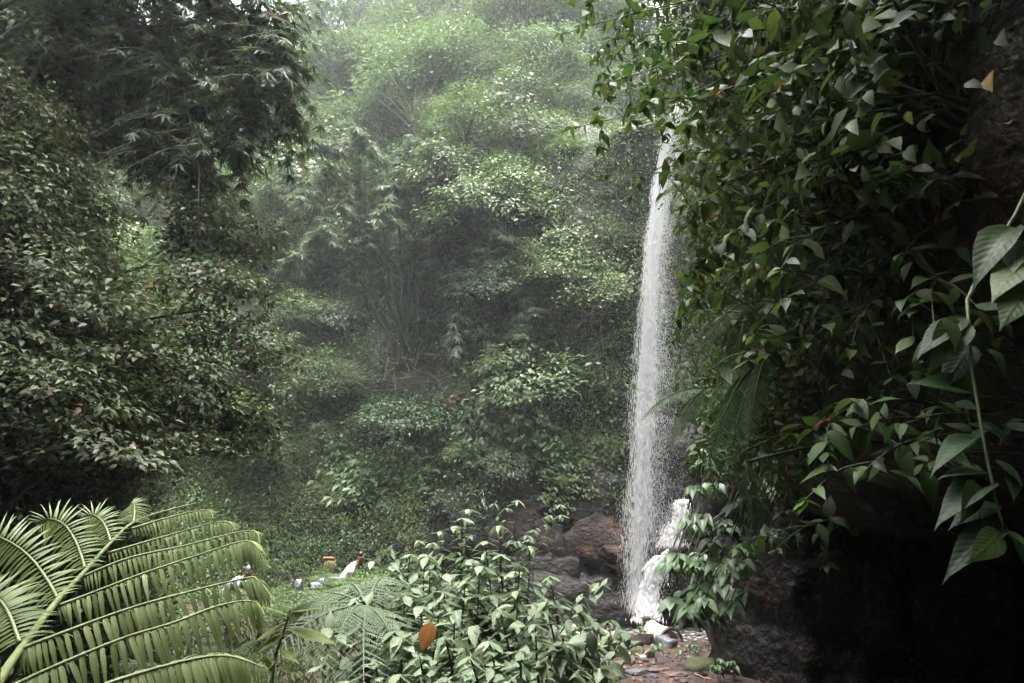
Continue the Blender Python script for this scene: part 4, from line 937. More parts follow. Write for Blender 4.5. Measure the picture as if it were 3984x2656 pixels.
for k in range(13):
    v0 = -18 + k * 7.0; ue = gb.uniform(545, 650); Yd = gb.uniform(4.6, 5.8)
    BR.append(([(750 + gb.uniform(-20, 30), v0, Yd + .4), (705, v0 + gb.uniform(-5, 18), Yd + .2), (665, v0 + gb.uniform(0, 25), Yd), (ue, min(v0 + gb.uniform(0, 40), 92 if ue > 600 else 150), Yd - .1)], gb.uniform(.095, .125), 10,
               'leafy twig in the curtain of branches above the waterfall, %s from the top' % ('first second third fourth fifth sixth seventh eighth ninth tenth eleventh twelfth thirteenth'.split()[k])))
for pth, L, n, lab in BR:
    pw = [P(*q) for q in pth]; base = pw[0]
    # anchor the branch in the cliff behind it
    dv = (pw[0] - pw[1]).normalized(); h = BVH.ray_cast(base, (dv + Vector((.6, .25, -.1))).normalized())
    anchor = h[0] if h[0] is not None and h[3] < 3 else base + dv * .5
    t = thing('overhanging_branch', lab, 'branch', anchor)
    lp = [Vector((0, 0, 0))] + [p - anchor for p in pw]
    leafy_stem(t, lp, .009, 'glossy', int(n * 1.5), L * 1.15, .28, False, .5, stemk='stem', dead=.06, tipn=3)
    for k in range(3):
        f = rng.uniform(.4, .9); j = lp[2].lerp(lp[3], f) if f < .65 else lp[3].lerp(lp[4], f - .3)
        e = j + Vector((rng.uniform(-.45, .05), rng.uniform(-.25, .25), rng.uniform(-.35, .2)))
        leafy_stem(t, [j, j.lerp(e, .5) + Vector((0, 0, .04)), e], .005, 'glossy', 5, L * 1.05, .3, False, .5, stemk='stem', dead=.06, tipn=3, name='side_twig')
# right edge vine with big wet leaves
vp = [(1060, 120, 2.05), (1015, 215, 2.0), (985, 262, 1.95), (967, 300, 1.92), (972, 370, 1.9), (985, 450, 1.88), (998, 510, 1.86), (1005, 530, 1.86)]
base = P(*vp[0]); vt = thing('hanging_vine', 'long bare-stemmed vine with big wet leaves hanging at the right edge', 'vine', base)
vb = MB(); vb.add(*tube([P(*q) - base for q in vp], [.006, .006, .0058, .0056, .005, .0045, .004, .0035], 7)); link('stem', vb.mesh('stem', M['greenstem'], True), vt)
for (u0, v0, u1, v1, dn, nrm) in [(1015, 228, 965, 262, -.02, (.1, -.5, 1)), (1018, 240, 1012, 275, -.03, (-.6, -.6, .5)), (1030, 258, 985, 290, -.06, (-.2, -.6, .9)), (1030, 285, 1000, 320, -.08, (-.2, -.8, .6)), (966, 318, 910, 345, .02, (0, -.6, 1)),
                                 (962, 322, 935, 360, .0, (.1, -.8, .6)), (945, 318, 965, 348, -.02, (.3, -.9, .3)), (968, 310, 1010, 330, .02, (.2, -.4, .8)), (975, 395, 925, 365, .03, (0, -.9, .5)), (978, 440, 925, 448, 0, (0, -.4, 1)), (980, 420, 1020, 440, .03, (.2, -.5, 1)),
                                 (990, 475, 935, 462, 0, (0, -.4, 1)), (993, 485, 930, 498, -.03, (0, -.5, 1)), (975, 480, 970, 525, -.05, (.2, -1, .1)), (998, 505, 945, 515, .02, (0, -.5, .9)), (1003, 528, 940, 555, -.03, (0, -.6, .9)), (1000, 532, 975, 562, -.08, (.1, -1, .2)),
                                 (1006, 532, 1045, 570, -.02, (.2, -.6, .9)), (1005, 530, 1035, 545, -.05, (.2, -.6, .7)), (995, 460, 1030, 480, -.03, (.2, -.6, .7)), (1008, 470, 1022, 500, -.03, (.2, -.9, .3)), (985, 350, 1020, 372, .05, (.2, -.6, .9)), (972, 345, 940, 385, .05, (.2, -.6, .9))]:
    p0 = P(u0, v0, 1.92 + dn); p1 = P(u1, v1, 1.88 + dn - .04)
    leafobj(vt, p0 - base, p1 - p0, Vector(nrm), (p1 - p0).length * .9, LM['vine' if v0 > 300 else 'glossy'])  # upper leaves get the lighter green as if lit, the rest the darker
# shaded vine leaves behind
for i in range(30):
    u, v = 850 + rng.random() * 175, 10 + rng.random() * 480
    a = P(u, v, rng.uniform(2.3, 2.9)); t = thing('shaded_sprig', 'dark leafy sprig half lost in the shade ' + where(a), 'sprig', a, 'dark sprigs in the shade at right')
    leafy_stem(t, [(.5, .15, .05), (.2, .05, .05), (0, 0, 0)], .005, 'vine', 4, .13, .3, False, .5, tipn=3)
# lower right clump: palm-like whorls of ribbed leaves hanging at the cliff lip
whorls = []
for k in range(62):
    f = rng.random()
    v = 430 + 190 * f
    ue = np.interp(v, [430, 480, 520, 560, 590, 620], [700, 690, 690, 664, 680, 690]); uw = np.interp(v, [430, 500, 560, 600, 620], [110, 100, 90, 60, 30])
    whorls.append((ue + uw * rng.random() ** 1.3, v, 8.6 + rng.random() * 1.2 - .8 * rng.random()))
whorls += [(672, 598, 8.6), (700, 585, 8.4), (690, 605, 8.3), (668, 565, 8.9), (720, 560, 8.2), (712, 540, 8.3), (745, 545, 8.0)]
for k, (u, v, Y) in enumerate(whorls):
    p = P(u, v, Y); h = BVH.ray_cast(p, Vector((.55, .2, .8)).normalized())
    anc = (h[0] - p) if h[0] is not None and h[3] < 2.5 else Vector((.35, .15, .5))
    t = thing('ribbed_leaf_plant', 'ribbed drooping leaf whorl beside the lower cascade, ' + where(p), 'plant', p, 'ribbed plants hanging by the lower cascade')
    b = MB(); b.add(*tube(spline([anc, anc * .5 + Vector((0, 0, .12)), (0, 0, 0)], 8), np.linspace(.014, .006, 8), 5)); link('stem', b.mesh('stem', M['stem'], True), t)
    n = 7
    for i in range(n):
        a = i * 6.283 / n + rng.uniform(-.25, .25)
        d = Vector((math.cos(a) - .25, math.sin(a) - .45, -.45 + rng.uniform(-.2, .25)))
        leafobj(t, Vector((0, 0, 0)), d, Vector((-.2, -.35, 1)), rng.uniform(.2, .31), LM['aroid'])
for k, (u, v, Y, lab) in enumerate([(700, 652, 12.5, 'ribbed seedling on the mud by the stream'), (690, 660, 12.2, 'ribbed seedling left of its neighbour by the stream'), (655, 655, 12.8, 'bright ribbed seedling behind the mossy stone'), (620, 640, 14.5, 'green weed growing in the rubble'), (605, 630, 15.8, 'green weed behind the rubble logs'), (640, 628, 16.2, 'green weed at the back of the rubble'), (735, 672, 10.5, 'low green weed under the dark cliff'), (720, 678, 10.3, 'low green weed at the mossy mound')]):
    p = P(u, v, Y); z = gz(p.x, p.y); t = thing('seedling', lab, 'plant', (p.x, p.y, z))
    for s_ in range(3):
        q = Vector((rng.uniform(-.2, .2), rng.uniform(-.15, .15), rng.uniform(.12, .34)))
        leafy_stem(t, [(0, 0, 0), q], .006, 'aroid', 3, .15, .5, False, .3, tipn=6, stemk='greenstem')

# ------------------------------------------------------------------ ferns
def frond_mesh(seed, npin, nleaf, width, matk, droop=.35, bip=True, lw=.3, T=T2):
    g = np.random.default_rng(seed); b = MB(); pos, ax, nr, L, W = [], [], [], [], []
    t = np.linspace(0, 1, 24); cur = np.stack([t, 0 * t, .22 * t - droop * t ** 2.2], -1)
    b.add(*tube(cur, np.linspace(.012, .002, 24), 5))
    for i in range(npin):
        f = .1 + .9 * i / npin; k = min(int(f * 23), 22); p = cur[k] + (cur[k + 1] - cur[k]) * (f * 23 - k); tan = nrmz(cur[k + 1] - cur[k])
        ln = width * math.sin(math.pi * min(1, .12 + .86 * f)) ** .75 * (1.05 - .25 * f)
        for sgn in (-1, 1):
            d = nrmz(np.array([.45, sgn * 1.0, -.12]) + g.normal(size=3) * .04)
            if bip:
                e = p + d * ln; e[2] -= ln * (.25 + .2 * g.random())
                b.add(*tube([p, (p + e) / 2 + np.array([0, 0, ln * .05]), e], [.004, .003, .001], 3, False))
                for j in range(nleaf):
                    h = (j + .7) / nleaf; q = p + (e - p) * h + np.array([0, 0, ln * .2 * h * (1 - h)])
                    for s2 in (-1, 1):
                        dd = nrmz(np.cross(d, np.array([0, 0, 1.])) * s2 + d * .35 + np.array([0, 0, -.25]))
                        pos.append(q); ax.append(dd); nr.append((0, 0, 1)); l = ln * lw * (1.05 - .85 * h); L.append(l); W.append(ln / nleaf * .55)
            else:
                pos.append(p); ax.append(d + np.array([0, 0, -.35])); nr.append(np.array([0, 0, 1.]) + g.normal(size=3) * .1); L.append(ln * g.uniform(.92, 1.05)); W.append(1.0 / npin * .78)
    n = len(pos); V, F, A = leaf_batch(T, np.array(pos), np.array(ax, float), np.array(nr, float), np.array(L), np.array(W), np.clip(g.random(n) * .8 + .1, 0, 1))
    b.add(V, F, A); return b.mesh('frond', M[matk])
FR = {'grey': [frond_mesh(s, 17, 19, .32, 'fern_grey', .42, lw=.088) for s in (601, 602)], 'sword': [frond_mesh(s, 40, 0, .17, 'fern_dark', .45, False, T=TN) for s in (603, 604)],
      'tree': [frond_mesh(s, 20, 14, .28, 'fern_dark', .4) for s in (605, 606)], 'pale': [frond_mesh(607, 24, 14, .26, 'fern', .3)]}
def frond(parent, key, p0, p1, nr, name='frond', k=None):
    d = Vector(p1) - Vector(p0); ax = d.normalized(); s = Vector(nr).cross(ax).normalized(); n2 = ax.cross(s)
    me = FR[key][rng.randrange(len(FR[key])) if k is None else k]
    o = link(name, me, parent); L = d.length
    o.matrix_local = Matrix.Translation(p0) @ Matrix((ax, s, n2)).transposed().to_4x4() @ Matrix.Diagonal((L, L, L, 1)); return o
# feathery tree fern in the lower middle
c0 = P(366, 606, 5.3); bz = Vector((c0.x + .05, c0.y + .15, gz(c0.x, c0.y)))
tf = thing('tree_fern', 'feathery grey-green tree fern with dark trunk in the lower middle', 'tree fern', bz)
b = MB(); tp = c0 - bz; b.add(*tube(spline([(0, 0, -.1), tp * .5 + Vector((.03, 0, 0)), tp], 9), np.linspace(.07, .05, 9), 9)); link('trunk', b.mesh('trunk', M['bark'], True), tf)
for k, (u, v, Y, nz) in enumerate([(268, 652, 4.6, (.1, -.5, 1)), (292, 622, 4.9, (.1, -.4, 1)), (318, 668, 4.4, (0, -.6, 1)), (360, 690, 4.3, (0, -.8, 1)), (300, 600, 5.6, (0, -.3, 1)), (405, 668, 4.5, (0, -.6, 1)), (340, 585, 6.3, (0, -.2, 1)), (420, 600, 5.6, (0, -.3, 1)), (335, 640, 4.5, (0, -.6, 1)), (390, 575, 6.2, (0, -.2, 1))]):
    frond(tf, 'grey', tp, P(u, v, Y) - bz + Vector((0, 0, .12)), nz)
b = MB(); b.add(*tube(spline([tp + Vector((0, -.05, -.1)), tp + Vector((-.02, -.1, .0)), tp + Vector((.0, -.13, .04)), tp + Vector((.015, -.12, .015))], 10), np.linspace(.014, .008, 10), 6)); link('fiddlehead', b.mesh('fiddlehead', M['wetwood'], True), tf)
# sword ferns hanging from the right cliff beside the waterfall
for lab, base, tips in [('arching sword fern hanging right of the waterfall, upper one', (752, 300, 4.4), [(684, 352, 4.2), (700, 330, 4.1), (730, 372, 4.0), (712, 365, 4.1)]),
                        ('long drooping sword fern in the middle of the right foliage', (768, 352, 4.1), [(694, 448, 3.9), (718, 456, 3.8), (745, 425, 3.7), (698, 392, 4.0), (706, 425, 3.9)]),
                        ('slender fern frond reaching left across the waterfall', (706, 388, 5.0), [(640, 402, 4.8), (664, 434, 4.7), (676, 425, 4.8)]),
                        ('faded yellowish fern frond hanging over the dark hollow', (745, 462, 3.6), [(757, 530, 3.5), (774, 505, 3.5)]),
                        ('dark fern high on the right among the leaves', (800, 240, 3.6), [(750, 262, 3.4), (770, 285, 3.4)])]:
    p = P(*base); h = BVH.ray_cast(p, Vector((1, .2, .05)).normalized()); anc = h[0] if h[0] is not None and h[3] < 3 else p + Vector((.5, .1, 0))
    t = thing('sword_fern', lab, 'fern', anc)
    b = MB(); b.add(*tube(spline([(0, 0, 0), (p - anc) * .5 + Vector((0, 0, .1)), p - anc], 8), np.linspace(.012, .008, 8), 5)); link('rhizome', b.mesh('rhizome', M['stem'], True), t)
    for q in tips: frond(t, 'sword', p - anc, P(*q) - anc, (-.1, -.5, 1))
# small ferns on the bank and slope
for lab, u, v, n, L, key in [('young fern with upright bright frond on the left bank', 272, 470, 3, .9, 'pale'), ('grey drooping fern on the left bank', 240, 487, 4, .8, 'grey'), ('tree fern high on the slope under the ridge', 345, 68, 9, 2.2, 'tree'), ('tree fern below the other one on the far slope', 352, 84, 8, 2.0, 'tree'), ('fern growing on the rock left of the waterfall', 548, 468, 6, .9, 'tree'), ('hanging fern at the lower edge of the climbers', 560, 490, 5, .8, 'pale'), ('bird-nest shaped bright fern on the bank', 292, 505, 7, .55, 'pale')]:
    h = hit(u, v)
    if not h: continue
    t = thing('fern', lab, 'fern', h[0])
    for k in range(n):
        a = k * 6.283 / n + rng.uniform(-.3, .3); d = Vector((math.cos(a), math.sin(a) - .3, rng.uniform(.3, .9))).normalized() * L * rng.uniform(.8, 1.1)
        frond(t, key, Vector((0, 0, .05)), d, Vector((0, 0, 1)) + h[1] * .3)

# foreground frond at lower left
def z1(x, y): return (x / 1.742) / 3.8906, (1756 + y / 1.742) / 3.8906
ff = [(-40, 1600, 1.75), (0, 1545, 1.8), (110, 1380, 1.95), (390, 1010, 2.35), (560, 830, 2.6), (740, 630, 2.9), (890, 490, 3.15), (1060, 420, 3.35), (1330, 350, 3.6)]
fb = P(*z1(-260, 1900), 1.6)
ft = thing('giant_fern', 'bright green giant fern frond spreading across the lower left foreground', 'fern', (fb.x, fb.y, gz(fb.x, fb.y)))
fo = Vector(ft.location)
rc = spline([fo, P(*z1(-160, 1760), 1.65)] + [P(*z1(x, y), Y) for x, y, Y in ff], 60)
b = MB(); b.add(*tube([p - fo for p in rc], np.linspace(.016, .003, 60), 8)); link('rachis', b.mesh('rachis', M['greenstem'], True), ft)
LEAFLET = leaf_meshes(TS, .125, 'fern', (.1, .35, .6, .85))
rest = MB(); NL = [0]
def pinna(pix, Ys, Lmax, near=True, n=44, name='pinna'):
    cur = spline([P(*z1(x, y), Y) - fo for (x, y), Y in zip(pix, Ys)], 40)
    b = MB(); b.add(*tube(cur, np.linspace(.006, .0015, 40), 5)); po = link(name, b.mesh(name, M['greenstem'], True), ft)
    g = np.random.default_rng(abs(int(pix[0][0])) + 7); pp, aa, nn, LL = [], [], [], []
    for i in range(n):
        f = (i + .6) / n; x = f * 39; k = min(int(x), 38); p = cur[k].lerp(cur[k + 1], x - k); tan = (cur[k + 1] - cur[k]).normalized()
        env = min(1, .55 + f * 2.2) * (1 - max(0, f - .72) / .28 * .72)
        view = (p + fo - Vector((0, 0, CAMZ))).normalized()
        across = tan.cross(Vector((0, 0, 1))).normalized()
        if across.dot(view) > 0: across = -across
        wob = Vector([g.normal() * .07 for _ in range(3)])
        if near:      # near row hangs towards the viewer, far row lies beyond
            d = across * .45 + Vector((0, 0, -1.0)) + tan * .42 + wob; leafobj(po, p, d, across * 1.0 + Vector((0, 0, .45)), Lmax * env * g.uniform(.92, 1.06), LEAFLET, 'leaflet'); NL[0] += 1
            d2 = -across * 1.0 + Vector((0, 0, .12)) + tan * .5 + wob
            pp.append(p); aa.append(d2); nn.append(Vector((0, 0, 1)) - across * .2); LL.append(Lmax * env * .6)
        else:
            for s2 in (-1, 1):
                sv = tan.cross(view).normalized() * s2
                d = sv * 1.0 + tan * .35 + Vector((0, 0, -.35)) + wob
                pp.append(p); aa.append(d); nn.append(-view + Vector((0, 0, .8))); LL.append(Lmax * env)
    m = len(pp); A3 = lambda q: np.array([tuple(v) for v in q], float)
    V, F, A = leaf_batch(TS, A3(pp), A3(aa), A3(nn), np.array(LL), np.array(LL) * (.12 if near else .075), g.random(m) * .9)
    rest.add(V, F, A)
pinna([(890, 525), (1130, 452), (1390, 397), (1445, 455)], [3.15, 3.2, 3.2, 3.15], .075, n=34)
pinna([(730, 690), (1100, 582), (1500, 476), (1600, 535)], [2.9, 2.95, 2.95, 2.9], .085, n=38)
pinna([(560, 850), (870, 725), (1240, 642), (1690, 537), (1760, 625)], [2.6, 2.65, 2.7, 2.75, 2.7], .095, n=42)
pinna([(385, 1050), (600, 970), (960, 832), (1380, 692), (1650, 610), (1740, 650), (1803, 785)], [2.35, 2.38, 2.42, 2.48, 2.5, 2.5, 2.48], .115, n=46)
pinna([(130, 1345), (340, 1262), (800, 1092), (1100, 1000), (1640, 865), (1740, 872), (1830, 980)], [1.98, 2.0, 2.06, 2.1, 2.18, 2.2, 2.2], .115, n=46)
pinna([(-60, 1660), (150, 1560), (360, 1462), (820, 1272), (1180, 1160), (1500, 1042), (1720, 1022), (1790, 1150)], [1.75, 1.78, 1.8, 1.86, 1.9, 1.96, 2.0, 2.0], .115, n=48)
pinna([(480, 1700), (780, 1558), (1250, 1422), (1540, 1388), (1800, 1470)], [1.62, 1.64, 1.7, 1.74, 1.76], .115, n=40)
pinna([(905, 480), (912, 420), (908, 362), (890, 345)], [3.17, 3.2, 3.25, 3.3], .085, False, 20)
pinna([(750, 610), (720, 520), (680, 460), (630, 432), (560, 455)], [2.92, 2.98, 3.05, 3.1, 3.1], .10, False, 25)
pinna([(575, 790), (545, 690), (500, 585), (430, 492), (340, 458), (250, 490)], [2.63, 2.7, 2.76, 2.82, 2.86, 2.86], .115, False, 30)
pinna([(388, 992), (330, 885), (225, 740), (110, 640), (-20, 575), (-140, 560)], [2.36, 2.42, 2.48, 2.52, 2.55, 2.55], .125, False, 32)
pinna([(132, 1292), (65, 1110), (-10, 1000), (-120, 920)], [2.0, 2.06, 2.1, 2.12], .125, False, 26)
tag(link('small_leaflets', rest.mesh('small_leaflets', M['fern']), ft), 'narrow far-side leaflets of the giant fern', None, None, 'stuff')
# dim lower fern behind it
for lab, base, tips in [('shaded fern behind the giant frond at the bottom left', (200, 690, 3.4), [(165, 640, 3.2), (215, 620, 3.5), (255, 630, 3.4), (120, 650, 3.2), (270, 665, 3.2)])]:
    p = P(*base); t = thing('fern', lab, 'fern', (p.x, p.y, gz(p.x, p.y))); o = Vector(t.location)
    b = MB(); b.add(*tube([Vector((0, 0, 0)), (p - o)], [.04, .03], 7)); link('stem', b.mesh('stem', M['bark'], True), t)
    for q in tips: frond(t, 'tree', p - o, P(*q) - o, (0, -.4, 1))
# sprig in front of the feathery fern
def z5(x, y): return (850 + x / 3.36) / 3.8906, (2050 + y / 3.36) / 3.8906
sb = P(270, 700, 2.2); st = thing('foreground_sprig', 'single thin sprig with olive yellow-tipped leaves in front of the feathery fern', 'sprig', (sb.x, sb.y, gz(sb.x, sb.y))); o = Vector(st.location)
b = MB(); b.add(*tube(spline([(0, 0, 0), sb - o, P(276, 655, 2.2) - o, P(286, 625, 2.2) - o, P(290, 608, 2.2) - o], 16), np.linspace(.007, .003, 16), 6)); link('stem', b.mesh('stem', M['greenstem'], True), st)
OL = leaf_meshes(TB3, .28, 'yellowgreen', (.2, .5)) + leaf_meshes(TB, .3, 'herb', (.5,))
for a, c, nz in [((287, 622), (253, 641), (0, -.5, 1)), ((289, 628), (338, 642), (0, -.4, 1)), ((289, 622), (309, 600), (.3, -.8, .5)), ((288, 615), (262, 605), (0, -.4, 1)), ((284, 632), (258, 652), (0, -.8, .5)), ((291, 612), (320, 606), (0, -.3, 1)), ((280, 650), (300, 662), (0, -.5, 1)), ((276, 660), (256, 676), (0, -.6, .8)), ((277, 668), (304, 672), (0, -.3, 1)), ((275, 672), (262, 655), (0, -.7, .6))]:
    p0, p1 = P(*a, 2.2), P(*c, 2.14); leafobj(st, p0 - o, p1 - p0, Vector(nz), (p1 - p0).length, OL)

# ------------------------------------------------------------------ hanging vines and bare twigs
def hang(u, v, length, seed, label, matk='twig', r=.012, leafy=True):
    h = hit(u, v)
    if not h: return
    g = random.Random(seed); p = h[0] + h[1] * .35
    t = thing('hanging_vine', label, 'vine', p, 'thin vines hanging on the cliff')
    pts = [Vector((0, 0, .2)) - h[1] * .4] + [Vector((g.uniform(-.1, .1), g.uniform(-.08, .08), -length * i / 5)) for i in range(6)]
    b = MB(); b.add(*tube(spline(pts, 18), np.linspace(r, r * .5, 18), 5)); link('stem', b.mesh('stem', M[matk], True), t)
    if leafy:
        gg = np.random.default_rng(seed); n = 40; z = -gg.random(n) * length
        V, F, A = leaf_batch(T2, np.stack([gg.normal(size=n) * .08, gg.normal(size=n) * .08, z], -1), unit_rand(gg, n) + np.array([0, 0, -.6]), np.array([0, -.6, .6]) + unit_rand(gg, n) * .4, .12 + .06 * gg.random(n), .07 + .03 * gg.random(n), gg.random(n))
        link('foliage', mesh_np('foliage', V, F, M['creeper'], A), t)
gv = random.Random(5)
for k in range(34):
    u, v = (gv.uniform(535, 640), gv.uniform(120, 330)) if k < 24 else (gv.uniform(665, 690), gv.uniform(140, 300))
    hang(u, v, gv.uniform(1.2, 3.6), 700 + k, 'thin vine hanging on the cliff ' + where(P(u, v, 20)), gv.choice(['twig', 'stem', 'greenstem']), gv.uniform(.008, .018), k % 3 != 0)
def twigs(label, u, v, n, spread, seed, L=.9):
    h = hit(u, v)
    if not h: return
    g = random.Random(seed); t = thing('dry_branch_tangle', label, 'branches', h[0])
    for k in range(n):
        a = Vector((g.gauss(0, spread), g.gauss(0, spread) * .6, g.gauss(.3, spread * .5))) + h[1] * .5
        d = Vector((g.gauss(0, 1), g.gauss(0, .5), g.gauss(0, .6))).normalized() * L * g.uniform(.5, 1.3)
        b = MB(); b.add(*tube(spline([a, a + d * .5 + Vector((0, 0, g.uniform(-.1, .15))), a + d], 7), np.linspace(.014, .004, 7), 4)); link('twig', b.mesh('twig', M['twig'], True), t)
twigs('tangle of dry bamboo branches under the central bamboo clump', 408, 392, 36, .6, 801, 1.3)
twigs('dry bare twigs on the bright bush left of the waterfall', 585, 330, 18, .35, 802, .8)
twigs('dry bare twigs hanging on the cliff right of the bamboo', 520, 215, 18, .4, 803, 1.0)
twigs('bare pale branches of the dry tree in the upper middle', 432, 110, 22, 1.0, 804, 2.6)
# pale bare poles standing in the bamboo
for k, (u0, v0, u1, v1) in enumerate([(360, 112, 358, 62), (366, 122, 371, 70), (425, 128, 432, 98), (418, 135, 428, 105), (392, 120, 384, 80), (376, 112, 377, 62)]):
    h = hit(u0, v0)
    t = tag(link('bare_pole', None, None, h[0]), 'thin pale bare culm standing among the slope bushes', 'culm', 'bare pale culms on the slope'); q = P(u1, v1, h[0].y) - h[0]
    b = MB(); b.add(*tube([Vector((0, 0, -.4)), q * .5 + Vector((.05, 0, 0)), q + Vector((0, 0, 1))], [.05, .045, .02], 6)); link('culm', b.mesh('culm', M['palebark'], True), t)

# ------------------------------------------------------------------ people and their things on the far bank
def skin_obj(name, verts, edges, radii, mat, parent, root=0, sub=2):
    me = bpy.data.meshes.new(name); me.from_pydata([tuple(v) for v in verts], edges, []); me.materials.append(mat)
    o = link(name, me, parent)
    md = o.modifiers.new('skin', 'SKIN'); md.use_smooth_shade = True
    sk = me.skin_vertices[0].data
    for i, r in enumerate(radii):
        rr = r if isinstance(r, tuple) else (r, r); sk[i].radius = rr; sk[i].use_root = (i == root)
    sb_ = o.modifiers.new('sub', 'SUBSURF'); sb_.levels = sub; sb_.render_levels = sub
    return o
SKIN = plain('skin', (.17, .095, .065), .55)
def person(label, base, face, joints, shirt_c, pants_c, hair_c, shirt_stripe=False):
    J = {k: Vector(v) for k, v in joints.items()}
    t = thing('person', label, 'person', base); t.rotation_euler = (0, 0, face)
    V = [J[k] for k in ('pel', 'waist', 'chest', 'neck', 'chin', 'head', 'crown', 'shL', 'elL', 'wrL', 'haL', 'shR', 'elR', 'wrR', 'haR', 'hipL', 'knL', 'anL', 'toL', 'hipR', 'knR', 'anR', 'toR')]
    E = [(0, 1), (1, 2), (2, 3), (3, 4), (4, 5), (5, 6), (2, 7), (7, 8), (8, 9), (9, 10), (2, 11), (11, 12), (12, 13), (13, 14), (0, 15), (15, 16), (16, 17), (17, 18), (0, 19), (19, 20), (20, 21), (21, 22)]
    r = [.12, .115, .13, .055, .065, .092, .07, .06, .042, .03, .03, .06, .042, .03, .03, .09, .062, .04, .035, .09, .062, .04, .035]
    skin_obj('body', V, E, r, SKIN, t)
    # fingers
    for w_, h_ in (('wrL', 'haL'), ('wrR', 'haR')):
        d = (J[h_] - J[w_]).normalized(); s_ = d.cross(Vector((0, 1, .2))).normalized(); fb_ = MB()
        for q in range(5):
            a = J[h_] + s_ * (.018 * (q - 2)); fl = (.05, .075, .08, .075, .055)[q]
            fb_.add(*tube([a, a + d * fl * .6, a + d * fl + Vector((0, 0, -.02))], [.009, .008, .006], 5))
        link('fingers', fb_.mesh('fingers', SKIN, True), t)
    S = [J['pel'] + Vector((0, 0, .02)), J['waist'], J['chest'], J['neck'] - (J['neck'] - J['chest']) * .35, J['shL'], J['shL'].lerp(J['elL'], .75), J['shR'], J['shR'].lerp(J['elR'], .75)]
    skin_obj('shirt', S, [(0, 1), (1, 2), (2, 3), (2, 4), (4, 5), (2, 6), (6, 7)], [.15, .145, .16, .085, .08, .07, .08, .07], shirt_c, t)
    Q = [J['pel'], J['hipL'], J['knL'], J['hipR'], J['knR']]
    skin_obj('trousers', Q, [(0, 1), (1, 2), (0, 3), (3, 4)], [.145, .11, .085, .11, .085], pants_c, t)
    hd = J['head']; upv = (J['crown'] - J['chin']).normalized()
    fw = Vector((1, 0, 0)); fw = (fw - upv * fw.dot(upv)).normalized()
    H = [hd + upv * .02 - fw * .045, hd + upv * .085 - fw * .01, hd + upv * .065 + fw * .05]
    skin_obj('hair', H, [(0, 1), (1, 2)], [.112, .108, .08], hair_c, t)
    sdv = upv.cross(fw); fm = MB()
    fm.add(*tube([hd + fw * .085 + upv * .0, hd + fw * .115 - upv * .03, hd + fw * .09 - upv * .04], [.01, .016, .012], 6)); link('nose', fm.mesh('nose', SKIN, True), t)
    for s_ in (-1, 1):
        fm = MB(); c = hd + sdv * (.09 * s_) - upv * .01; fm.add(*tube([c + upv * .03, c + sdv * .012 * s_, c - upv * .03], [.008, .014, .008], 6)); link('ear', fm.mesh('ear', SKIN, True), t)
        fm = MB(); c = hd + fw * .088 + sdv * (.034 * s_) + upv * .012; fm.add(*tube([c - sdv * .012, c, c + sdv * .012], [.004, .009, .004], 6)); link('eye', fm.mesh('eye', plain('eye_dark', (.02, .015, .012), .3), True), t)
    fm = MB(); c = hd + fw * .088 - upv * .062; fm.add(*tube([c - sdv * .025, c + fw * .006, c + sdv * .025], [.004, .007, .004], 6)); link('mouth', fm.mesh('mouth', plain('lips', (.22, .08, .06), .5), True), t)
    return t
def stripes():
    m, t, out = nodes('striped_shirt'); tc = t.nodes.new('ShaderNodeTexCoord'); sp = t.nodes.new('ShaderNodeSeparateXYZ'); t.links.new(tc.outputs['Object'], sp.inputs[0])
    s_ = math_node(t, 'SINE', math_node(t, 'MULTIPLY', sp.outputs[0], 95.0)); pb = t.nodes.new('ShaderNodeBsdfPrincipled')
    t.links.new(ramp(t, math_node(t, 'ADD', math_node(t, 'MULTIPLY', s_, .5), .5), [(.4, (.04, .05, .12)), (.55, (.55, .58, .65))]), pb.inputs['Base Color']); pb.inputs['Roughness'].default_value = .8
    t.links.new(pb.outputs[0], out.inputs[0]); return m
p = P(346, 578, 17.5); base = Vector((p.x, p.y, 0)); head = P(351, 559, 17.5)
zf = head.z - 1.47
# ledge under the man
rock(350, 600, 1.3, 1.0, .55, 'moss', 'low earthy ledge the man in white walks on', 91, 'rock_ledge', 'rock', Y=17.6, lift=0)
bpy.data.objects['rock_ledge'].location = (p.x, p.y, zf - .38)
person('man in white t-shirt and dark shorts leaning forward to the right among the plants', (p.x, p.y, zf), 0,
       dict(pel=(-.08, 0, .9), waist=(.0, 0, 1.06), chest=(.14, 0, 1.26), neck=(.25, 0, 1.39), chin=(.31, 0, 1.42), head=(.33, 0, 1.5), crown=(.34, 0, 1.58), shL=(.17, .19, 1.33), elL=(.12, .23, 1.05), wrL=(.3, .18, .88), haL=(.36, .17, .84),
            shR=(.17, -.19, 1.33), elR=(.16, -.25, 1.04), wrR=(.36, -.2, .92), haR=(.42, -.2, .89), hipL=(-.06, .1, .86), knL=(.1, .1, .47), anL=(-.1, .1, .06), toL=(.08, .1, .02), hipR=(-.06, -.1, .86), knR=(.05, -.1, .46), anR=(.02, -.1, .06), toR=(.18, -.1, .02)),
       plain('white_cotton', (.80, .80, .82), .8), plain('dark_shorts', (.025, .028, .035), .8), plain('black_hair', (.012, .010, .010), .45))
p2 = P(243, 590, 14.5); h2 = P(249, 574, 14.5); zf2 = h2.z - 1.0
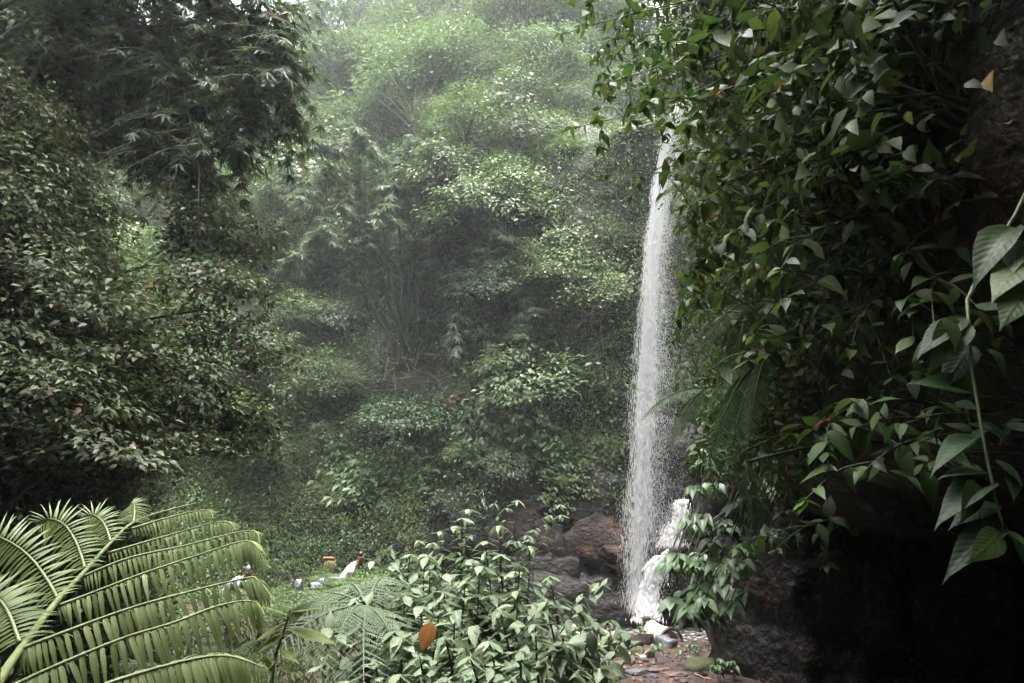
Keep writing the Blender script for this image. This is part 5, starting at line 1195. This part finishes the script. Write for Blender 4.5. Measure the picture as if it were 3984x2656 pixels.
person('grey-haired man in striped shirt crouching behind the giant fern frond', (p2.x - .1, p2.y, zf2), 0,
       dict(pel=(-.28, 0, .5), waist=(-.2, 0, .66), chest=(-.02, 0, .84), neck=(.09, 0, .94), chin=(.15, 0, .95), head=(.18, 0, 1.02), crown=(.19, 0, 1.1), shL=(.0, .19, .88), elL=(.12, .22, .66), wrL=(.32, .14, .6), haL=(.38, .13, .58),
            shR=(.0, -.19, .88), elR=(.12, -.24, .66), wrR=(.32, -.14, .6), haR=(.38, -.13, .58), hipL=(-.26, .11, .46), knL=(.14, .14, .5), anL=(-.08, .12, .07), toL=(.1, .12, .02), hipR=(-.26, -.11, .46), knR=(.14, -.14, .5), anR=(-.08, -.12, .07), toR=(.1, -.12, .02)),
       stripes(), plain('dark_trousers', (.02, .022, .03), .8), plain('grey_hair', (.16, .16, .17), .6))
rock(243, 606, 1.0, .8, .4, 'moss', 'low earthy ledge under the crouching man', 92, 'rock_ledge', 'rock', Y=14.5, lift=0)
bpy.data.objects['rock_ledge.001'].location = (p2.x - .1, p2.y, zf2 - .28)
def puffy(name, seed, mat, s, parent, loc=(0, 0, 0), sub=3, rough=.25):
    o = link(name, rock_mesh(seed, mat, sub, rough), parent, loc); o.scale = s; return o
def on_ledge(u, v, Y, label, seed):
    q = P(u, v, Y); r = rock(u, v, .35, .3, .25, 'moss', label, seed, 'earth_mound', 'mound', Y=Y, lift=0); r.location.z = q.z - .3; return q
q = P(329, 567, 18.2)
bp_ = thing('backpack', 'yellow-green backpack with orange flap resting on the bank', 'backpack', q)
puffy('bag_body', 41, plain('yellow_nylon', (.11, .11, .03), .7), (.19, .13, .2), bp_)
puffy('flap', 42, plain('orange_nylon', (.20, .07, .025), .7), (.2, .12, .05), bp_, (-.02, 0, .21))
for s_ in (-1, 1):
    b = MB(); b.add(*tube(spline([(.08 * s_ + .08, -.12, .15), (.1 * s_ + .1, -.18, 0), (.08 * s_ + .08, -.12, -.15)], 8), .018, 6)); link('strap', b.mesh('strap', plain('orange_strap', (.14, .06, .025), .7), True), bp_)
r = rock(329, 574, .5, .4, .35, 'moss', 'earth mound under the yellow backpack', 93, 'earth_mound', 'mound', Y=18.2, lift=0); r.location.z = q.z - .44
q = on_ledge(297, 598, 15.5, 'dark mound under the black bag', 94)
bg_ = thing('black_bag', 'black bag with white plastic on top beside the herbs', 'bag', q)
puffy('bag_body', 43, plain('black_plastic', (.012, .012, .014), .35), (.2, .17, .22), bg_); puffy('white_plastic', 44, plain('white_plastic', (.25, .26, .28), .5), (.07, .08, .13), bg_, (0, 0, .27), 4, .5)
q = on_ledge(316, 586, 16.5, 'dark mound under the crumpled white bag', 95)
wb = thing('plastic_bag', 'crumpled white and blue plastic bag behind the feathery fern', 'bag', q)
puffy('bag_body', 45, plain('bluish_white_plastic', (.20, .21, .25), .35), (.16, .11, .10), wb, sub=4, rough=.5); puffy('knot', 46, plain('blue_plastic', (.25, .32, .55), .35), (.06, .06, .06), wb, (.12, 0, .12))
q = on_ledge(333, 583, 17, 'dark mound under the folded grey cloth', 96)
wc = thing('folded_cloth', 'bundle of grey patterned cloth left of the man in white', 'cloth', q)
puffy('bundle', 47, plain('grey_cloth', (.07, .07, .09), .8), (.26, .15, .11), wc, sub=4); puffy('fold', 48, plain('pale_cloth', (.14, .14, .16), .8), (.16, .1, .05), wc, (.04, -.06, .1), 4)

# low herbs in front of the people
for k, (u, v, Y, s_, lab) in enumerate([(300, 602, 13.5, .5, 'low pale bush in front of the black bag'), (318, 598, 14.5, .45, 'low pale bush in front of the white bag'), (340, 584, 15.5, .4, 'low pale bush hiding the legs of the man in white'), (360, 588, 16, .5, 'low pale bush right of the man in white'),
                                        (280, 598, 14.5, .45, 'low bush between the black bag and the crouching man'), (262, 606, 12.5, .45, 'low bush in front of the crouching man'), (325, 575, 17.2, .35, 'small bush below the yellow backpack'), (375, 580, 16, .55, 'low pale bush at the foot of the slope'), (230, 600, 13, .5, 'low bush left of the crouching man')]):
    q = P(u, v, Y); place('palebush' if k % 3 else 'shrub', (q.x, q.y, q.z - 1.2 * s_), s_, 'low_bush', lab, 'shrub')
# ------------------------------------------------------------------ climbers at the right of the falls, bank grass, litter
for k, (u, v, key, s, lab) in enumerate([(690, 215, 'yellow', 1.1, 'bright yellow-green climber just right of the waterfall'), (680, 235, 'yellow', 1.0, 'yellow-green climber reaching to the waterfall edge'), (700, 240, 'yellow', 1.2, 'yellow-green climber behind the branches right of the waterfall'),
                                         (480, 440, 'aroid', 1.2, 'dark broad-leaved climber on the low cliff, left'), (500, 430, 'aroid', 1.3, 'broad-leaved climber on the low cliff above the herbs'), (525, 440, 'aroid', 1.3, 'broad-leaved climber in the middle of the low cliff'), (550, 450, 'aroid', 1.2, 'broad-leaved climber hanging over the dark rock'),
                                         (575, 470, 'light', 1.0, 'light climber draping the rock left of the waterfall'), (560, 480, 'light', .9, 'light climber at the lowest edge above the rock'), (605, 450, 'light', .9, 'light climber close to the falling water'), (440, 430, 'aroid', 1.2, 'dark climber under the bamboo slope'),
                                         (400, 470, 'aroid', 1.1, 'dark climber low on the left cliff'), (370, 480, 'aroid', 1.2, 'dark climber behind the grassy bank'), (430, 470, 'aroid', 1.0, 'dark climber beside the bare rock band'), (350, 460, 'aroid', 1.2, 'dark climber above the grassy bank')]):
    h = hit(u, v, 12.5)
    if h: place_creeper(key, h[0], h[1], s, lab, None)
def ground_scatter(name, label, region, n, seed, matk, L, asp, T, upright, cat):
    g = np.random.default_rng(seed); pos = []
    while len(pos) < n:
        x, y = g.uniform(region[0], region[1]), g.uniform(region[2], region[3]); pos.append((x, y, gz(x, y) + .012))
    pos = np.array(pos); m = len(pos)
    ax = unit_rand(g, m); ax[:, 2] = ax[:, 2] * .25 + upright; nr = np.array([0, 0, 1.]) + unit_rand(g, m) * (.35 if not upright else .8)
    l = L * (.5 + g.random(m)); V, F, A = leaf_batch(T, pos, ax, nr, l, l * asp, g.random(m))
    return tag(link(name, mesh_np(name, V, F, M[matk], A)), label, cat, None, 'stuff')
ground_scatter('leaf_litter', 'brown fallen leaves scattered over the muddy path', (.4, 5.2, 8, 17), 2600, 901, 'litter', .07, .5, T6, 0, 'leaf litter')
ground_scatter('floor_weeds', 'low weeds on the gorge floor behind the herbs', (-7, .6, 8, 20), 16000, 902, 'grass', .16, .16, TN, .9, 'weeds')
ground_scatter('path_edge_weeds', 'short weeds along the left edge of the path', (.2, 1.4, 6.5, 15), 3500, 903, 'grass', .14, .18, TN, .9, 'weeds')
bank = vis & (fc[:, 0] < -2.5) & (fc[:, 0] > -9.5) & (fc[:, 1] > 12.5) & (fc[:, 2] < 4.8)
M['bankgrass'] = leaf_mat('leaf_bank_grass', [(0, (.06, .10, .03)), (.5, (.095, .145, .048)), (.9, (.14, .19, .07)), (1, (.18, .17, .08))], .5, .4, .3)
undergrowth('bank_grass', 'fine grass and tiny herbs on the bank behind the people', bank, 11000, 904, 'bankgrass', .09, .12, 'grass', 7, .14, T2, .3)

def buttress():  # added rock wall facing the camera, keeps the lower right dark
    n, m = 60, 34; V = np.zeros((n, m, 3))
    for i in range(n):
        f = i / (n - 1); x = 3.0 + 6.2 * f
        for j in range(m):
            g_ = j / (m - 1); z = -.4 + 4.0 * g_
            p = Vector((x, 9.75 - 1.2 * f - .5 * g_ * g_ + 1.6 * max(0, .12 - f) / .12, z))
            V[i, j] = np.array(p + Vector(noise.noise_vector(p * .8)) * .35 + Vector(noise.noise_vector(p * 2.2)) * .14 + Vector(noise.noise_vector(p * 5)) * .05)
    B = V + np.array([.25, 1.4, 0]); Va = np.concatenate([V.reshape(-1, 3), B.reshape(-1, 3)]); N = n * m
    q = [(i * m + j, (i + 1) * m + j, (i + 1) * m + j + 1, i * m + j + 1) for i in range(n - 1) for j in range(m - 1)]
    F = q + [tuple(N + k for k in f[::-1]) for f in q] + [(j, j + 1, N + j + 1, N + j) for j in range(m - 1)] + [(i * m + m - 1, (i + 1) * m + m - 1, N + (i + 1) * m + m - 1, N + i * m + m - 1) for i in range(n - 1)]
    tag(link('added_rock_wall', mesh_np('added_rock_wall', Va, [np.array(F)], M['terrain'], None, True)), 'wet rock wall added under the right overhang to keep it dark', None, None, 'structure')
buttress()

# ------------------------------------------------------------------ unseen trees added to shade the path and right cliff; left thicket front
for x, y, z, s, lab in [(-6.5, 6.5, 11.5, 3.0, 'added unseen tree shading the left bamboo'), (4.0, 1, 11, 3.2, 'added unseen tree shading the right cliff beside the path'), (5.0, 5.5, 12, 3.4, 'added unseen tree shading the right cliff further up the gorge'), (2.2, -3, 10, 3.2, 'added unseen shade tree over the path behind the viewpoint'), (4.5, -2.5, 9.5, 3.0, 'added unseen shade tree on the right behind the viewpoint'), (4.4, 3.4, 11, 2.8, 'added unseen shade tree leaning out from the right cliff top'), (-1.5, -3, 11, 3.2, 'added unseen shade tree on the left behind the viewpoint')]:
    h = BVH.ray_cast(Vector((x, y, z)), Vector((math.copysign(.75, x), -.1, -.66)).normalized()); anc = h[0] if h[0] is not None else Vector((x, y, z - 3))
    t = thing('added_shade_tree', lab, 'tree', anc)
    b = MB(); b.add(*tube(spline([(0, 0, -.3), (Vector((x, y, z)) - anc) * .5 + Vector((0, 0, .6)), Vector((x, y, z)) - anc], 8), np.linspace(.18, .08, 8), 8)); link('trunk', b.mesh('trunk', M['bark'], True), t)
    c = link('crown', PROTO['fartree2'][0][0], t, Vector((x, y, z)) - anc - Vector((0, 0, 1.2))); c.scale = (s, s, s * .7)
for k, (u, v, Y, s, lab) in enumerate([(215, 250, 8.2, .95, 'shrub with bright upper leaves at the front of the left thicket, top one'), (200, 310, 7.6, 1.0, 'shrub with pale shiny leaves at the front of the left thicket, middle'), (225, 360, 8.0, .9, 'shrub at the right tip of the left thicket'),
                                       (190, 420, 7.4, 1.0, 'spreading olive shrub in the lower left thicket'), (225, 450, 8.4, .9, 'shrub reaching out above the grassy bank'), (130, 400, 6.6, 1.0, 'olive shrub in the middle of the left thicket'), (100, 470, 6.0, .9, 'shaded olive shrub above the giant fern'), (60, 330, 6.2, 1.0, 'olive shrub at the left edge, mid height'), (40, 420, 5.6, .9, 'olive shrub at the left edge, lower')]):
    p = P(u, v, Y); h = BVH.ray_cast(p, Vector((-1, .1, -.35)).normalized())
    anc = h[0] if h[0] is not None and h[3] < 4 else p + Vector((-1, 0, -.5))
    t = thing('thicket_shrub', lab, 'shrub', anc); fm, sm_ = PROTO['olive'][k % 4]
    b = MB(); b.add(*tube(spline([(0, 0, -.1), (p - anc) * .5 + Vector((0, 0, .15)), p - anc], 7), np.linspace(.03, .015, 7), 6)); link('stem', b.mesh('stem', M['stem'], True), t)
    c = link('foliage', fm, t, p - anc - Vector((0, 0, .5 * s))); c.scale = (s, s, s); c.rotation_euler = (0, 0, k * 1.3)

# ------------------------------------------------------------------ haze
def haze(lo, hi, dens):
    m, t, out = nodes('haze'); v = t.nodes.new('ShaderNodeVolumePrincipled')
    v.inputs['Color'].default_value = (.86, .93, .95, 1); v.inputs['Density'].default_value = dens; v.inputs['Anisotropy'].default_value = .35
    t.links.new(v.outputs[0], out.inputs['Volume']); m.cycles.homogeneous_volume = True
    x0, y0, z0 = lo; x1, y1, z1_ = hi
    V = [(x, y, z) for x in (x0, x1) for y in (y0, y1) for z in (z0, z1_)]
    F = [(0, 1, 3, 2), (4, 6, 7, 5), (0, 4, 5, 1), (2, 3, 7, 6), (0, 2, 6, 4), (1, 5, 7, 3)]
    return tag(link('haze', mesh_np('haze', np.array(V, float), [np.array(F)], m)), 'pale misty air filling the gorge', 'haze', None, 'stuff')
haze((-58, -58, -3), (58, 72, 76), .0012)
